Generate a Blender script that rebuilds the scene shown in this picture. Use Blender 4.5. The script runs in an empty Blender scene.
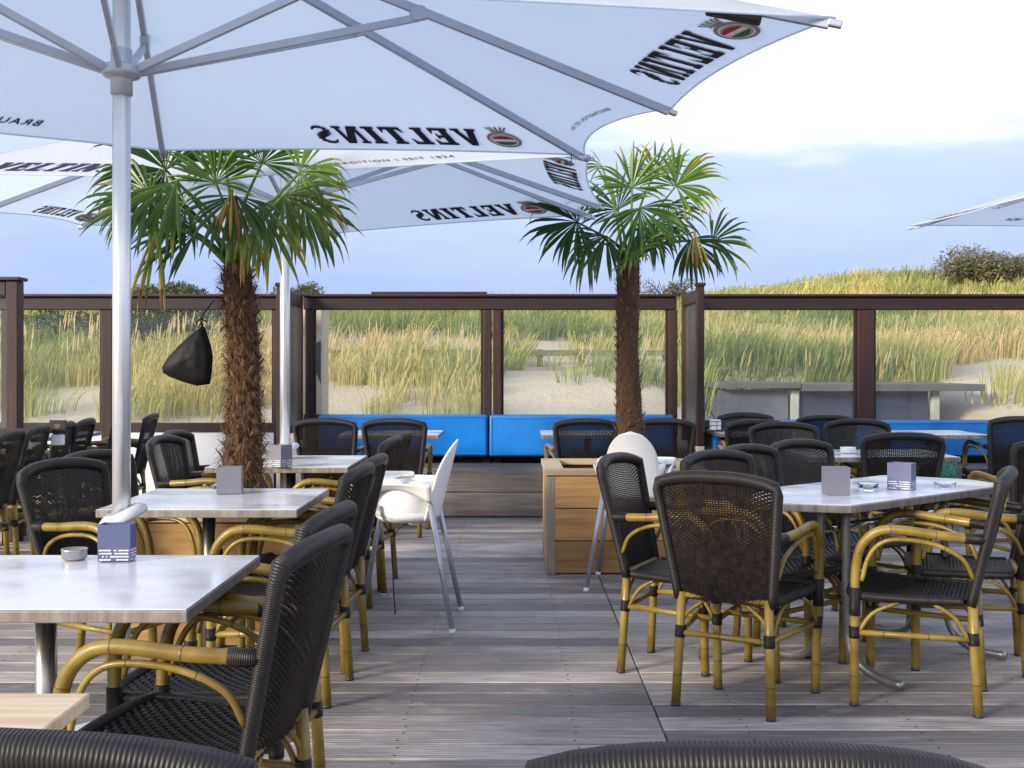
import bpy, math, random
from mathutils import Vector, Matrix, noise
R = random.Random(11)
PI = math.pi
sc = bpy.context.scene
COL = sc.collection
F, HC, CX, HY = 1100.0, 1.26, 512.0, 368.0      # focal length in px, eye height, optical axis, horizon row

def V(*a): return Vector(a)
def lerp(a, b, t): return a + (b - a) * t
def sstep(a, b, x):
    t = max(0.0, min(1.0, (x - a) / (b - a))); return t * t * (3 - 2 * t)
def at(px, py, Y):                                # world point seen at px,py at distance Y
    return V((px - CX) / F * Y, Y, HC - (py - HY) / F * Y)
def on(px, py, z=0.0):                            # world point seen at px,py at height z
    Y = F * (HC - z) / (py - HY); return V((px - CX) / F * Y, Y, z)

# ---------------------------------------------------------------- mesh builder
class MB:
    def __init__(s): s.v, s.f, s.uv, s.c = [], [], [], []
    def face(s, idx, uvs=None, col=None):
        s.f.append(tuple(idx)); s.uv.append(uvs or [(0, 0)] * len(idx)); s.c.append(col if col is not None else 0.5)
    def box(s, c, d, rz=0.0, col=None, M=None):
        c = Vector(c); b = len(s.v); cs, sn = math.cos(rz), math.sin(rz)
        for x, y, z in ((-1,-1,-1),(1,-1,-1),(1,1,-1),(-1,1,-1),(-1,-1,1),(1,-1,1),(1,1,1),(-1,1,1)):
            x *= d[0]/2; y *= d[1]/2; z *= d[2]/2
            p = V(x*cs - y*sn, x*sn + y*cs, z)
            if M: p = M @ V(x, y, z)
            s.v.append(c + p)
        for q, (ua, ub) in (((0,3,2,1),(0,1)),((4,5,6,7),(0,1)),((0,1,5,4),(0,2)),((1,2,6,5),(1,2)),((2,3,7,6),(0,2)),((3,0,4,7),(1,2))):
            L = {0:d[0],1:d[1],2:d[2]}
            s.face([b+i for i in q], [(0,0),(L[ua],0),(L[ua],L[ub]),(0,L[ub])], col)
        return s
    def tube(s, pts, r, n=10, cap=True, closed=False, col=None, flat=1.0):
        pts = [Vector(p) for p in pts]; N = len(pts)
        rs = r if isinstance(r, (list, tuple)) else [r] * N
        b = len(s.v); L = 0.0; up = None; Ls = []
        for i, p in enumerate(pts):
            if closed: t = pts[(i+1) % N] - pts[i-1]
            else: t = pts[min(i+1, N-1)] - pts[max(i-1, 0)]
            t.normalize()
            if up is None:
                up = t.cross(V(0,0,1)) if abs(t.z) < .95 else t.cross(V(0,1,0))
                up.normalize()
            else:
                up = up - t * up.dot(t)
                if up.length < 1e-5: up = t.orthogonal()
                up.normalize()
            w = t.cross(up)
            for k in range(n):
                a = 2 * PI * k / n
                s.v.append(p + up * (math.cos(a) * rs[i]) + w * (math.sin(a) * rs[i] * flat))
            if i: L += (p - pts[i-1]).length
            Ls.append(L)
        rng = N if closed else N - 1
        for i in range(rng):
            j = (i + 1) % N; l1 = Ls[j] if j else L + (pts[0] - pts[-1]).length
            for k in range(n):
                k2 = (k + 1) % n
                s.face([b+i*n+k, b+i*n+k2, b+j*n+k2, b+j*n+k], [(Ls[i], k/n), (Ls[i], (k+1)/n), (l1, (k+1)/n), (l1, k/n)], col)
        if cap and not closed:
            s.face([b + k for k in range(n)][::-1], None, col); s.face([b + (N-1)*n + k for k in range(n)], None, col)
        return s
    def lathe(s, c, prof, n=24, M=None, col=None):
        b = len(s.v); c = Vector(c)
        for (r, z) in prof:
            for k in range(n):
                a = 2*PI*k/n; p = V(r*math.cos(a), r*math.sin(a), z)
                s.v.append(c + (M @ p if M else p))
        for i in range(len(prof)-1):
            for k in range(n):
                k2 = (k+1) % n
                s.face([b+i*n+k, b+i*n+k2, b+(i+1)*n+k2, b+(i+1)*n+k], [(k/n*.3, prof[i][1]), ((k+1)/n*.3, prof[i][1]), ((k+1)/n*.3, prof[i+1][1]), (k/n*.3, prof[i+1][1])], col)
        s.face([b+k for k in range(n)][::-1], None, col); s.face([b+(len(prof)-1)*n+k for k in range(n)], None, col)
        return s
    def ribbon(s, pts, wid, side, col=None):
        b = len(s.v); L = 0
        for i, p in enumerate(pts):
            w = wid[i] if isinstance(wid, (list, tuple)) else wid
            sd = side[i] if isinstance(side, list) else side
            s.v.append(p - sd*w/2); s.v.append(p + sd*w/2)
        for i in range(len(pts)-1):
            l1 = L + (pts[i+1]-pts[i]).length
            s.face([b+2*i, b+2*i+1, b+2*i+3, b+2*i+2], [(L,0),(L,1),(l1,1),(l1,0)], col); L = l1
        return s
    def grid(s, fn, nu, nv, col=None, uvs=1.0):
        b = len(s.v)
        for j in range(nv+1):
            for i in range(nu+1): s.v.append(fn(i/nu, j/nv))
        for j in range(nv):
            for i in range(nu):
                a = b + j*(nu+1) + i
                s.face([a, a+1, a+nu+2, a+nu+1], [(i/nu*uvs, j/nv*uvs), ((i+1)/nu*uvs, j/nv*uvs), ((i+1)/nu*uvs, (j+1)/nv*uvs), (i/nu*uvs, (j+1)/nv*uvs)], col)
        return s
    def prism(s, poly, z0, z1, col=None):
        b = len(s.v); n = len(poly)
        for z in (z0, z1):
            for x, y in poly: s.v.append(V(x, y, z))
        s.face([b+i for i in range(n)][::-1], [poly[i] for i in range(n)][::-1], col)
        s.face([b+n+i for i in range(n)], [tuple(poly[i]) for i in range(n)], col)
        for i in range(n):
            j = (i+1) % n; l = (V(*poly[i], 0) - V(*poly[j], 0)).length
            s.face([b+i, b+j, b+n+j, b+n+i], [(0,z0),(l,z0),(l,z1),(0,z1)], col)
        return s
    def build(s, name, mat, parent=None, smooth=False, bevel=0.0, loc=None, solid=0.0):
        me = bpy.data.meshes.new(name)
        me.from_pydata([tuple(p) for p in s.v], [], s.f)
        uvl = me.uv_layers.new(name='UVMap'); flat = []
        for u in s.uv:
            for q in u: flat += [q[0], q[1]]
        uvl.data.foreach_set('uv', flat)
        if any(c != 0.5 for c in s.c):
            at_ = me.attributes.new('tint', 'FLOAT', 'FACE'); at_.data.foreach_set('value', s.c)
        if isinstance(mat, (list, tuple)): [me.materials.append(m) for m in mat]
        else: me.materials.append(mat)
        if smooth: me.polygons.foreach_set('use_smooth', [True]*len(me.polygons))
        me.update()
        o = bpy.data.objects.new(name, me); COL.objects.link(o)
        if parent: o.parent = parent
        if loc: o.location = loc
        if solid:
            m = o.modifiers.new('solid', 'SOLIDIFY'); m.thickness = solid; m.offset = 0
        if bevel:
            m = o.modifiers.new('bevel', 'BEVEL'); m.width = bevel; m.segments = 2; m.limit_method = 'ANGLE'
        return o

def tag(o, label=None, cat=None, group=None, kind=None):
    if label: o['label'] = label
    if cat: o['category'] = cat
    if group: o['group'] = group
    if kind: o['kind'] = kind
    return o
def empty(name, loc, label, cat, group=None, rz=0.0):
    o = bpy.data.objects.new(name, None); COL.objects.link(o); o.empty_display_size = .1
    o.location = loc; o.rotation_euler = (0, 0, rz); return tag(o, label, cat, group)
def copy_tree(o, parent=None):
    c = o.copy(); COL.objects.link(c)
    c.parent = parent
    for ch in o.children: copy_tree(ch, c)
    return c
def curve(pts, n=8):                              # catmull-rom through points
    P = [Vector(p) for p in pts]; P = [P[0]*2-P[1]] + P + [P[-1]*2-P[-2]]; out = []
    for i in range(1, len(P)-2):
        for k in range(n):
            t = k/n; a, b, c, d = P[i-1], P[i], P[i+1], P[i+2]
            out.append(.5*((2*b)+(c-a)*t+(2*a-5*b+4*c-d)*t*t+(3*b-a-3*c+d)*t**3))
    out.append(P[-2]); return out

# ---------------------------------------------------------------- materials
class NT:
    def __init__(s, m): s.t = m.node_tree; s.n = s.t.nodes; s.l = s.t.links
    def new(s, typ, ins=None, **kw):
        n = s.n.new(typ)
        for k, v in kw.items(): setattr(n, k, v)
        for k, v in (ins or {}).items():
            if isinstance(v, bpy.types.NodeSocket): s.l.new(v, n.inputs[k])
            else: n.inputs[k].default_value = v
        return n
    def ramp(s, fac, stops, interp='LINEAR'):
        r = s.new('ShaderNodeValToRGB', {0: fac}); r.color_ramp.interpolation = interp
        e = r.color_ramp.elements
        while len(e) < len(stops): e.new(.5)
        for i, (p, c) in enumerate(stops): e[i].position = p; e[i].color = c if len(c) == 4 else (*c, 1)
        return r.outputs[0]
    def mix(s, f, a, b, mode='MIX'):
        n = s.new('ShaderNodeMix', data_type='RGBA', blend_type=mode)
        for sock, v in ((n.inputs[0], f), (n.inputs[6], a), (n.inputs[7], b)):
            if isinstance(v, bpy.types.NodeSocket): s.l.new(v, sock)
            else: sock.default_value = v if not isinstance(v, tuple) or len(v) == 4 else (*v, 1)
        return n.outputs[2]
    def math(s, op, a, b=0.0, c=None):
        n = s.new('ShaderNodeMath', {0: a, 1: b}, operation=op)
        if c is not None: n.inputs[2].default_value = c
        return n.outputs[0]
    def noise(s, vec, scale, detail=4, rough=.55):
        n = s.new('ShaderNodeTexNoise', {'Scale': scale, 'Detail': detail, 'Roughness': rough})
        if vec is not None: s.l.new(vec, n.inputs['Vector'])
        return n.outputs[0]
    def mapping(s, vec, scale=(1,1,1), loc=(0,0,0), rot=(0,0,0)):
        return s.new('ShaderNodeMapping', {'Vector': vec, 'Scale': scale, 'Location': loc, 'Rotation': rot}).outputs[0]
    def bump(s, h, strength=.3, dist=.01, normal=None):
        n = s.new('ShaderNodeBump', {'Height': h, 'Strength': strength, 'Distance': dist})
        if normal: s.l.new(normal, n.inputs['Normal'])
        return n.outputs[0]
def new_mat(name):
    m = bpy.data.materials.new(name); m.use_nodes = True; m.node_tree.nodes.clear()
    t = NT(m); out = t.new('ShaderNodeOutputMaterial'); return m, t, out
def principled(t, out, **ins):
    p = t.new('ShaderNodeBsdfPrincipled')
    for k, v in ins.items():
        k = k.replace('_', ' ')
        if isinstance(v, bpy.types.NodeSocket): t.l.new(v, p.inputs[k])
        else: p.inputs[k].default_value = v if not isinstance(v, tuple) or len(v) == 4 else (*v, 1)
    t.l.new(p.outputs[0], out.inputs[0]); return p
def simple(name, col, rough=.5, metal=0.0, var=.15, nscale=20, bump=0.0, spec=.5, coat=0.0, rvar=.0):
    m, t, out = new_mat(name)
    oc = t.new('ShaderNodeTexCoord').outputs['Object']
    n = t.noise(oc, nscale, 5)
    c = t.ramp(n, [(.3, tuple(x*(1-var) for x in col)), (.7, tuple(min(1, x*(1+var)) for x in col))])
    kw = dict(Base_Color=c, Roughness=rough, Metallic=metal)
    if rvar: kw['Roughness'] = t.ramp(t.noise(oc, nscale*.4, 4), [(.3, (rough-rvar,)*3), (.7, (rough+rvar,)*3)])
    if bump: kw['Normal'] = t.bump(t.noise(oc, nscale*3, 4), bump, .004)
    p = principled(t, out, **kw); p.inputs['Specular IOR Level'].default_value = spec; p.inputs['Coat Weight'].default_value = coat
    return m

def wood(name, dark, mid, light, axis='x', scale=1.0, rough=.7, knots=True, grain=1.0):
    m, t, out = new_mat(name)
    oc = t.new('ShaderNodeTexCoord').outputs['Object']
    tint = t.new('ShaderNodeAttribute', attribute_name='tint').outputs['Fac']
    off = t.new('ShaderNodeCombineXYZ', {0: t.math('MULTIPLY', tint, 37.0), 1: t.math('MULTIPLY', tint, 17.0), 2: t.math('MULTIPLY', tint, 7.0)}).outputs[0]
    oc2 = t.new('ShaderNodeVectorMath', {0: oc, 1: off}, operation='ADD').outputs[0]
    sc_ = {'x': (.8, 22, 22), 'y': (22, .8, 22), 'z': (22, 22, .8)}[axis]
    g = t.noise(t.mapping(oc2, tuple(q*scale for q in sc_)), 3.0, 6, .65)
    fine = t.noise(t.mapping(oc2, tuple(q*scale*3 for q in sc_)), 6.0, 3, .6)
    big = t.noise(oc2, 1.7*scale, 3)
    c = t.ramp(g, [(.28, dark), (.5, mid), (.72, light)])
    c = t.mix(t.math('MULTIPLY', fine, .35), c, dark)
    c = t.mix(t.math('MULTIPLY', big, .4), c, mid)
    tb = t.ramp(tint, [(0, (.62,.62,.64)), (1, (1.3,1.28,1.25))])
    c = t.mix(1.0, c, tb, 'MULTIPLY')
    if knots:
        kv = t.new('ShaderNodeTexVoronoi', {'Vector': t.mapping(oc2, {'x': (1.2,5,5), 'y': (5,1.2,5), 'z': (5,5,1.2)}[axis]), 'Scale': 1.3}).outputs['Distance']
        c = t.mix(t.ramp(kv, [(.03, (1,1,1)), (.11, (0,0,0))]), c, tuple(q*.4 for q in dark))
    nb = t.bump(t.math('ADD', g, t.math('MULTIPLY', fine, .5)), .5*grain, .006)
    principled(t, out, Base_Color=c, Roughness=rough, Normal=nb)
    return m

M = {}
M['deck'] = None
def deck_mat():
    m, t, out = new_mat('weathered_deck')
    oc = t.new('ShaderNodeTexCoord').outputs['Object']
    tint = t.new('ShaderNodeAttribute', attribute_name='tint').outputs['Fac']
    off = t.new('ShaderNodeCombineXYZ', {0: t.math('MULTIPLY', tint, 61.0), 1: t.math('MULTIPLY', tint, 5.0)}).outputs[0]
    v = t.new('ShaderNodeVectorMath', {0: oc, 1: off}, operation='ADD').outputs[0]
    g = t.noise(t.mapping(v, (1.5, 24, 6)), 2.5, 8, .72)
    fine = t.noise(t.mapping(v, (3, 120, 10)), 2.5, 3, .6)
    blot = t.noise(t.mapping(oc, (.5, 1.1, 1)), 1.6, 5, .6)
    streak = t.noise(t.mapping(v, (.8, 9, 1)), 1.9, 6, .75)
    c = t.ramp(g, [(.25, (.10,.09,.085)), (.46, (.33,.31,.30)), (.72, (.62,.585,.565))])
    c = t.mix(1.0, c, t.ramp(tint, [(0, (.36,.35,.36)), (.3, (.74,.71,.69)), (.6, (1.0,.96,.93)), (1, (1.5,1.42,1.34))]), 'MULTIPLY')
    c = t.mix(t.ramp(streak, [(.5, (0,0,0)), (.75, (.4,.4,.4))]), c, (.58,.55,.53))
    c = t.mix(t.ramp(blot, [(.40, (.62,.62,.62)), (.55, (0,0,0))]), c, (.13,.12,.115))
    # dark knots and specks
    kv = t.new('ShaderNodeTexVoronoi', {'Vector': t.mapping(v, (2.2, 9, 1)), 'Scale': 1.1}).outputs['Distance']
    c = t.mix(t.ramp(kv, [(.02, (.8,.8,.8)), (.07, (0,0,0))]), c, (.05,.045,.045))
    sandy = t.noise(t.mapping(oc, (1.4, 2.2, 1), (5,2,0)), 2.3, 7, .7)
    c = t.mix(t.ramp(sandy, [(.58, (0,0,0)), (.72, (.45,.45,.45))]), c, (.55,.50,.43))
    # milled grooves along each board
    sx = t.new('ShaderNodeSeparateXYZ', {0: oc}).outputs[1]
    gr = t.math('SINE', t.math('MULTIPLY', sx, 2*PI/.0181))
    h = t.math('ADD', t.math('MULTIPLY', gr, .35), t.math('ADD', g, t.math('MULTIPLY', fine, .6)))
    c = t.mix(t.math('MULTIPLY', t.math('LESS_THAN', gr, -.45), .28), c, (.05,.048,.052))
    rough = t.ramp(g, [(.3, (.5,)*3), (.7, (.75,)*3)])
    principled(t, out, Base_Color=c, Roughness=rough, Normal=t.bump(h, .55, .004))
    return m
M['deck'] = deck_mat()
M['screw'] = simple('dark_screw_head', (.05,.045,.04), .5, .6)
M['joist'] = simple('dark_joist', (.03,.027,.025), .9)
M['planter'] = wood('planter_pine', (.30,.15,.045), (.58,.33,.12), (.74,.48,.22), 'x', .7)
M['planter_top'] = wood('planter_cap_wood', (.38,.27,.15), (.58,.45,.28), (.68,.55,.38), 'x', .7)
M['bench_wood'] = wood('grey_bench_boards', (.08,.072,.066), (.22,.20,.18), (.36,.33,.30), 'x', .8)
M['post'] = wood('red_brown_post', (.006,.003,.003), (.026,.006,.005), (.058,.015,.011), 'z', 1.0, .62, False, .6)
M['rail'] = wood('red_brown_rail', (.006,.003,.003), (.026,.007,.006), (.055,.016,.012), 'x', 1.0, .6, False, .6)
M['pale_wood'] = wood('pale_bare_wood', (.33,.26,.2), (.52,.44,.35), (.64,.57,.48), 'z', .8)
M['reflection_green'] = wood('green_grey_reflection', (.10,.11,.05), (.17,.19,.08), (.25,.26,.12), 'x', 1, .9)  # green of the pane reflections, put on the added rail and posts
M['light_table'] = wood('pale_birch_top', (.42,.30,.17), (.66,.52,.34), (.78,.66,.48), 'x', .35, .45)
M['white_wall'] = simple('white_painted_wall', (.74,.76,.79), .6, var=.06, nscale=2)
M['steel'] = simple('brushed_steel', (.42,.40,.37), .32, 1.0, .12, 12)
M['chrome'] = simple('chromed_tube', (.62,.63,.64), .16, 1.0, .05, 6)
M['tube_grey'] = simple('dull_grey_tube', (.30,.30,.30), .38, .7, .12, 9)
M['alu'] = simple('anodised_aluminium', (.68,.69,.71), .33, .75, .05, 6)
M['alu_dark'] = simple('grey_aluminium_arm', (.42,.45,.52), .4, .6, .06, 8)
M['white_plastic'] = simple('white_plastic', (.84,.84,.83), .35, var=.03, nscale=5)
M['grey_plastic'] = simple('grey_plastic', (.52,.54,.60), .45, var=.08, nscale=9)
M['dark_plastic'] = simple('dark_plastic', (.03,.032,.04), .45)
M['soil'] = simple('dark_soil', (.04,.03,.02), .95, bump=.8, nscale=25)
M['blue_vinyl'] = simple('bright_blue_vinyl', (.0,.175,.58), .45, var=.22, nscale=3, bump=.35, rvar=.12)
M['black_cloth'] = simple('black_cloth', (.006,.006,.007), .6, var=.4, nscale=12, bump=.5, spec=.25)
M['menu'] = simple('slate_blue_card', (.070,.085,.185), .45, var=.08, nscale=9)
M['menu_grey'] = simple('grey_mauve_card', (.15,.145,.185), .5, var=.08, nscale=9)
M['menu_white'] = simple('white_print', (.75,.78,.85), .5, var=.02)
M['ink'] = simple('navy_print', (.006,.008,.035), .7, var=.05)
M['ink_grey'] = simple('grey_print', (.10,.12,.22), .7, var=.05)
M['crest_grey'] = simple('crest_silver', (.28,.27,.29), .6)
M['crest_red'] = simple('crest_red', (.36,.015,.04), .6)
M['crest_green'] = simple('crest_green', (.005,.16,.06), .6)
M['crest_white'] = simple('crest_white', (.8,.8,.8), .6)
M['sign_black'] = simple('black_sign_board', (.015,.015,.015), .4)
M['gold'] = simple('dull_gold_print', (.3,.22,.08), .5)
M['fibre'] = simple('palm_fibre', (.105,.055,.026), .9, var=.7, nscale=30)
M['fibre_light'] = simple('palm_leaf_base', (.24,.13,.055), .8, var=.4, nscale=14)
M['shed_wall'] = simple('blue_grey_panel', (.022,.035,.075), .5, var=.3, nscale=2.2)
M['shed_pale'] = simple('pale_grey_panel', (.12,.13,.165), .6, var=.22, nscale=2.5)
M['shed_post'] = simple('grey_white_post', (.42,.42,.41), .6, var=.2, nscale=6)
M['shed_roof'] = simple('bitumen_roof', (.085,.09,.09), .8, var=.25, nscale=3, bump=.3)
M['netting'] = simple('green_netting', (.045,.26,.17), .6, var=.5, nscale=18)
M['seat_dark'] = None

def bamboo():
    m, t, out = new_mat('bamboo_lacquer')
    uv = t.new('ShaderNodeTexCoord').outputs['UV']; oc = t.new('ShaderNodeTexCoord').outputs['Object']
    u = t.new('ShaderNodeSeparateXYZ', {0: uv}).outputs[0]
    fr = t.math('FRACT', t.math('DIVIDE', u, .155))
    node = t.ramp(fr, [(.0, (1,1,1)), (.022, (0,0,0)), (.978, (0,0,0)), (1, (1,1,1))])
    n = t.noise(t.mapping(oc, (1,1,1)), 9, 4)
    st = t.noise(t.mapping(uv, (2, 9, 1)), 6, 4)
    c = t.ramp(n, [(.3, (.12,.078,.010)), (.5, (.225,.155,.018)), (.75, (.34,.255,.055))])
    c = t.mix(t.math('MULTIPLY', st, .4), c, (.12,.065,.008))
    c = t.mix(t.math('MULTIPLY', node, .75), c, (.05,.025,.008))
    p = principled(t, out, Base_Color=c, Roughness=t.ramp(n, [(.3, (.34,)*3), (.7, (.55,)*3)]), Normal=t.bump(node, .4, .002)); p.inputs['Coat Weight'].default_value = .08
    return m
M['bamboo'] = bamboo()
def wrapped():
    m, t, out = new_mat('wrapped_rattan')
    uv = t.new('ShaderNodeTexCoord').outputs['UV']; oc = t.new('ShaderNodeTexCoord').outputs['Object']
    u = t.new('ShaderNodeSeparateXYZ', {0: uv}).outputs[0]
    w = t.math('ABSOLUTE', t.math('SINE', t.math('MULTIPLY', u, PI/.0052)))
    n = t.noise(oc, 14, 4); band = t.noise(t.mapping(uv, (60, .2, 1)), 2.5, 2)
    c = t.ramp(n, [(.3, (.005,.0042,.0045)), (.7, (.021,.016,.014))])
    c = t.mix(t.ramp(band, [(.35, (.7,.7,.7)), (.6, (0,0,0))]), c, (.018,.016,.018))
    c = t.mix(t.ramp(w, [(0, (.9,.9,.9)), (.3, (0,0,0))]), c, (.004,.003,.003))
    principled(t, out, Base_Color=c, Roughness=.46, Normal=t.bump(w, .7, .002), Specular_IOR_Level=.38)
    return m
M['wrap'] = wrapped()
def rattan(name, a, b, rough=.42):
    m, t, out = new_mat(name)
    oc = t.new('ShaderNodeTexCoord').outputs['Object']
    n = t.noise(oc, 40, 3); n2 = t.noise(oc, 5, 3)
    c = t.ramp(n, [(.3, a), (.7, b)]); c = t.mix(t.math('MULTIPLY', n2, .4), c, a)
    principled(t, out, Base_Color=c, Roughness=rough, Specular_IOR_Level=.3); return m
M['weave'] = rattan('woven_strand', (.004,.0033,.0035), (.026,.019,.015))
M['weave_seat'] = rattan('woven_seat_strand', (.003,.003,.0035), (.011,.0095,.0095))

def table_mat(name, ca, cb, rough=.17):
    m, t, out = new_mat(name)
    oc = t.new('ShaderNodeTexCoord').outputs['Object']
    n = t.noise(oc, 3.5, 6, .6); n2 = t.noise(t.mapping(oc, (1, 1, 1)), 38, 3)
    wipe = t.noise(t.mapping(oc, (2.5, 3.5, 1), rot=(0,0,.5)), 1.3, 4, .5)
    c = t.ramp(n, [(.3, ca), (.7, cb)]); c = t.mix(t.math('MULTIPLY', n2, .12), c, (.9,.9,.9)); blot = t.noise(t.mapping(oc, (1.6, 2.6, 1), (4,1,0)), 2.4, 5, .6)
    c = t.mix(t.ramp(blot, [(.5, (0,0,0)), (.68, (.4,.4,.4))]), c, tuple(q*.66 for q in ca))
    ring = t.new('ShaderNodeTexVoronoi', {'Vector': oc, 'Scale': 4.2, 'Randomness': 1.0}).outputs['Distance']
    c = t.mix(t.ramp(ring, [(.150, (0,0,0)), (.160, (.3,.3,.3)), (.170, (0,0,0))]), c, tuple(q*.6 for q in ca))
    rg = t.ramp(wipe, [(.3, (rough*.6,)*3), (.7, (rough*1.9,)*3)])
    p = principled(t, out, Base_Color=c, Roughness=rg, Metallic=.30); return m
M['table'] = table_mat('worn_metal_laminate', (.70,.715,.75), (.80,.82,.85))
M['table_blue'] = table_mat('cool_metal_laminate', (.66,.71,.79), (.76,.81,.89))
def edge_mat():
    m, t, out = new_mat('smudged_edge_band')
    oc = t.new('ShaderNodeTexCoord').outputs['Object']
    n = t.noise(t.mapping(oc, (16, 16, 1)), 2.2, 5, .7); n2 = t.noise(oc, 60, 3)
    c = t.ramp(n, [(.3, (.16,.135,.11)), (.5, (.27,.245,.21)), (.75, (.42,.40,.36))])
    c = t.mix(t.math('MULTIPLY', n2, .3), c, (.10,.08,.07))
    principled(t, out, Base_Color=c, Roughness=.42, Metallic=.35); return m
M['edge'] = edge_mat()

def canopy_mat():
    m, t, out = new_mat('off_white_canopy_cloth')
    oc = t.new('ShaderNodeTexCoord').outputs['Object']
    n = t.noise(oc, 1.3, 4); w = t.noise(oc, 260, 2)
    c = t.ramp(n, [(.3, (.76,.81,.87)), (.7, (.82,.86,.90))])
    wr = t.noise(t.mapping(oc, (2.2, 5, 5)), 1.6, 5, .55)
    nb = t.bump(t.math('ADD', w, t.math('MULTIPLY', wr, 14.0)), .35, .002)
    d = t.new('ShaderNodeBsdfDiffuse', {'Color': c, 'Normal': nb}); tr = t.new('ShaderNodeBsdfTranslucent', {'Color': (.72,.83,.94,1)})
    mx = t.new('ShaderNodeMixShader', {0: .54, 1: d.outputs[0], 2: tr.outputs[0]}); t.l.new(mx.outputs[0], out.inputs[0]); return m
M['canopy'] = canopy_mat()
def glass_mat(name='weathered_pane', dirt=.055):
    m, t, out = new_mat(name)
    oc = t.new('ShaderNodeTexCoord').outputs['Object']
    n = t.noise(t.mapping(oc, (1.2, 1.2, .8)), 1.5, 6, .65)
    z = t.new('ShaderNodeSeparateXYZ', {0: oc}).outputs[2]
    low = t.ramp(t.math('ADD', z, t.math('MULTIPLY', n, .25)), [(0.0, (1,1,1)), (.32, (0,0,0))])
    tr = t.new('ShaderNodeBsdfTransparent', {'Color': (.93,.955,.94,1)})
    gl = t.new('ShaderNodeBsdfGlossy', {'Color': (1,1,1,1), 'Roughness': .02})
    df = t.new('ShaderNodeBsdfDiffuse', {'Color': (.75,.78,.78,1)})
    fr = t.new('ShaderNodeFresnel', {'IOR': 1.28}).outputs[0]
    m1 = t.new('ShaderNodeMixShader', {0: fr, 1: tr.outputs[0], 2: gl.outputs[0]})
    df_ = t.math('ADD', t.math('MULTIPLY', n, dirt), t.math('MULTIPLY', low, .06))
    m2 = t.new('ShaderNodeMixShader', {0: df_, 1: m1.outputs[0], 2: df.outputs[0]})
    t.l.new(m2.outputs[0], out.inputs[0]); return m
M['glass'] = glass_mat()
def clear_glass():
    m, t, out = new_mat('clear_glass')
    p = principled(t, out, Base_Color=(.93,.97,.98), Roughness=.03, IOR=1.45); p.inputs['Transmission Weight'].default_value = 1; return m
M['clear'] = clear_glass()
def leaf_mat(name, stops, trans=.3, rough=.45):
    m, t, out = new_mat(name)
    tint = t.new('ShaderNodeAttribute', attribute_name='tint').outputs['Fac']
    c = t.ramp(tint, stops)
    p = t.new('ShaderNodeBsdfPrincipled', {'Base Color': c, 'Roughness': rough})
    tr = t.new('ShaderNodeBsdfTranslucent', {'Color': c})
    mx = t.new('ShaderNodeMixShader', {0: trans, 1: p.outputs[0], 2: tr.outputs[0]}); t.l.new(mx.outputs[0], out.inputs[0]); return m
M['palm'] = leaf_mat('palm_blade', [(0, (.016,.045,.010)), (.35, (.045,.115,.018)), (.6, (.13,.23,.028)), (.8, (.42,.38,.04)), (.92, (.28,.13,.03)), (1, (.14,.07,.03))], .32, .38)
M['grass'] = leaf_mat('marram_blade', [(0, (.12,.18,.045)), (.35, (.29,.34,.085)), (.6, (.48,.45,.15)), (.85, (.62,.49,.21)), (1, (.74,.55,.28))], .35, .6)
M['shrub'] = leaf_mat('buckthorn_leaf', [(0, (.035,.05,.022)), (.4, (.085,.115,.045)), (.7, (.13,.145,.055)), (1, (.20,.17,.09))], .2, .7)
M['trunk'] = leaf_mat('palm_trunk_bark', [(.5, (.075,.038,.018)), (.52, (.10,.052,.022)), (.9, (.15,.082,.038))], .02, .9)
M['twig'] = simple('grey_twig', (.12,.09,.06), .9)
def sand_mat():
    m, t, out = new_mat('dune_sand')
    oc = t.new('ShaderNodeTexCoord').outputs['Object']
    n = t.noise(oc, .35, 6, .6); f = t.noise(oc, 9, 5, .7); ff = t.noise(oc, 60, 3)
    c = t.ramp(n, [(.3, (.50,.42,.30)), (.7, (.62,.54,.42))])
    c = t.mix(t.math('MULTIPLY', f, .35), c, (.36,.29,.19))
    c = t.mix(t.ramp(ff, [(.62, (0,0,0)), (.75, (.6,.6,.6))]), c, (.2,.17,.10))
    principled(t, out, Base_Color=c, Roughness=.95, Normal=t.bump(t.math('ADD', f, t.math('MULTIPLY', ff, .2)), .6, .05)); return m
M['sand'] = sand_mat()

# ---------------------------------------------------------------- deck
mb = MB(); bw, gap = .145, .012
y = .35; row = 0
seamX = .526
while y < 10.0:
    cuts = [-9.0, -6.2, -2.7, seamX, 3.8, 7.2, 10.5]
    for a, b in zip(cuts, cuts[1:]):
        mb.box(((a+b)/2, y + bw/2, -.014), (b - a - .006, bw - gap, .028), col=R.random())
    y += bw
o = mb.build('deck', M['deck'], bevel=.0025); tag(o, kind='structure')
mb = MB(); yy = .35
while yy < 10.0:
    for kx in range(-15, 17):
        xs_ = kx*.6 + .22
        for q in (.035, .110): mb.lathe((xs_ + R.uniform(-.008,.008), yy + q, .0002), [(.0045, 0), (.0045, .0012), (.001, .0006)], 6)
    yy += bw
tag(mb.build('deck_screws', M['screw']), kind='structure')
mb = MB(); mb.box((.7, 5.1, -.06), (19.4, 9.7, .03)); tag(mb.build('deck_underside', M['joist']), kind='structure')
mb = MB(); mb.box((.7, 9.99, -.42), (19.6, .05, .74)); tag(mb.build('deck_edge', M['joist']), kind='structure')

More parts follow.
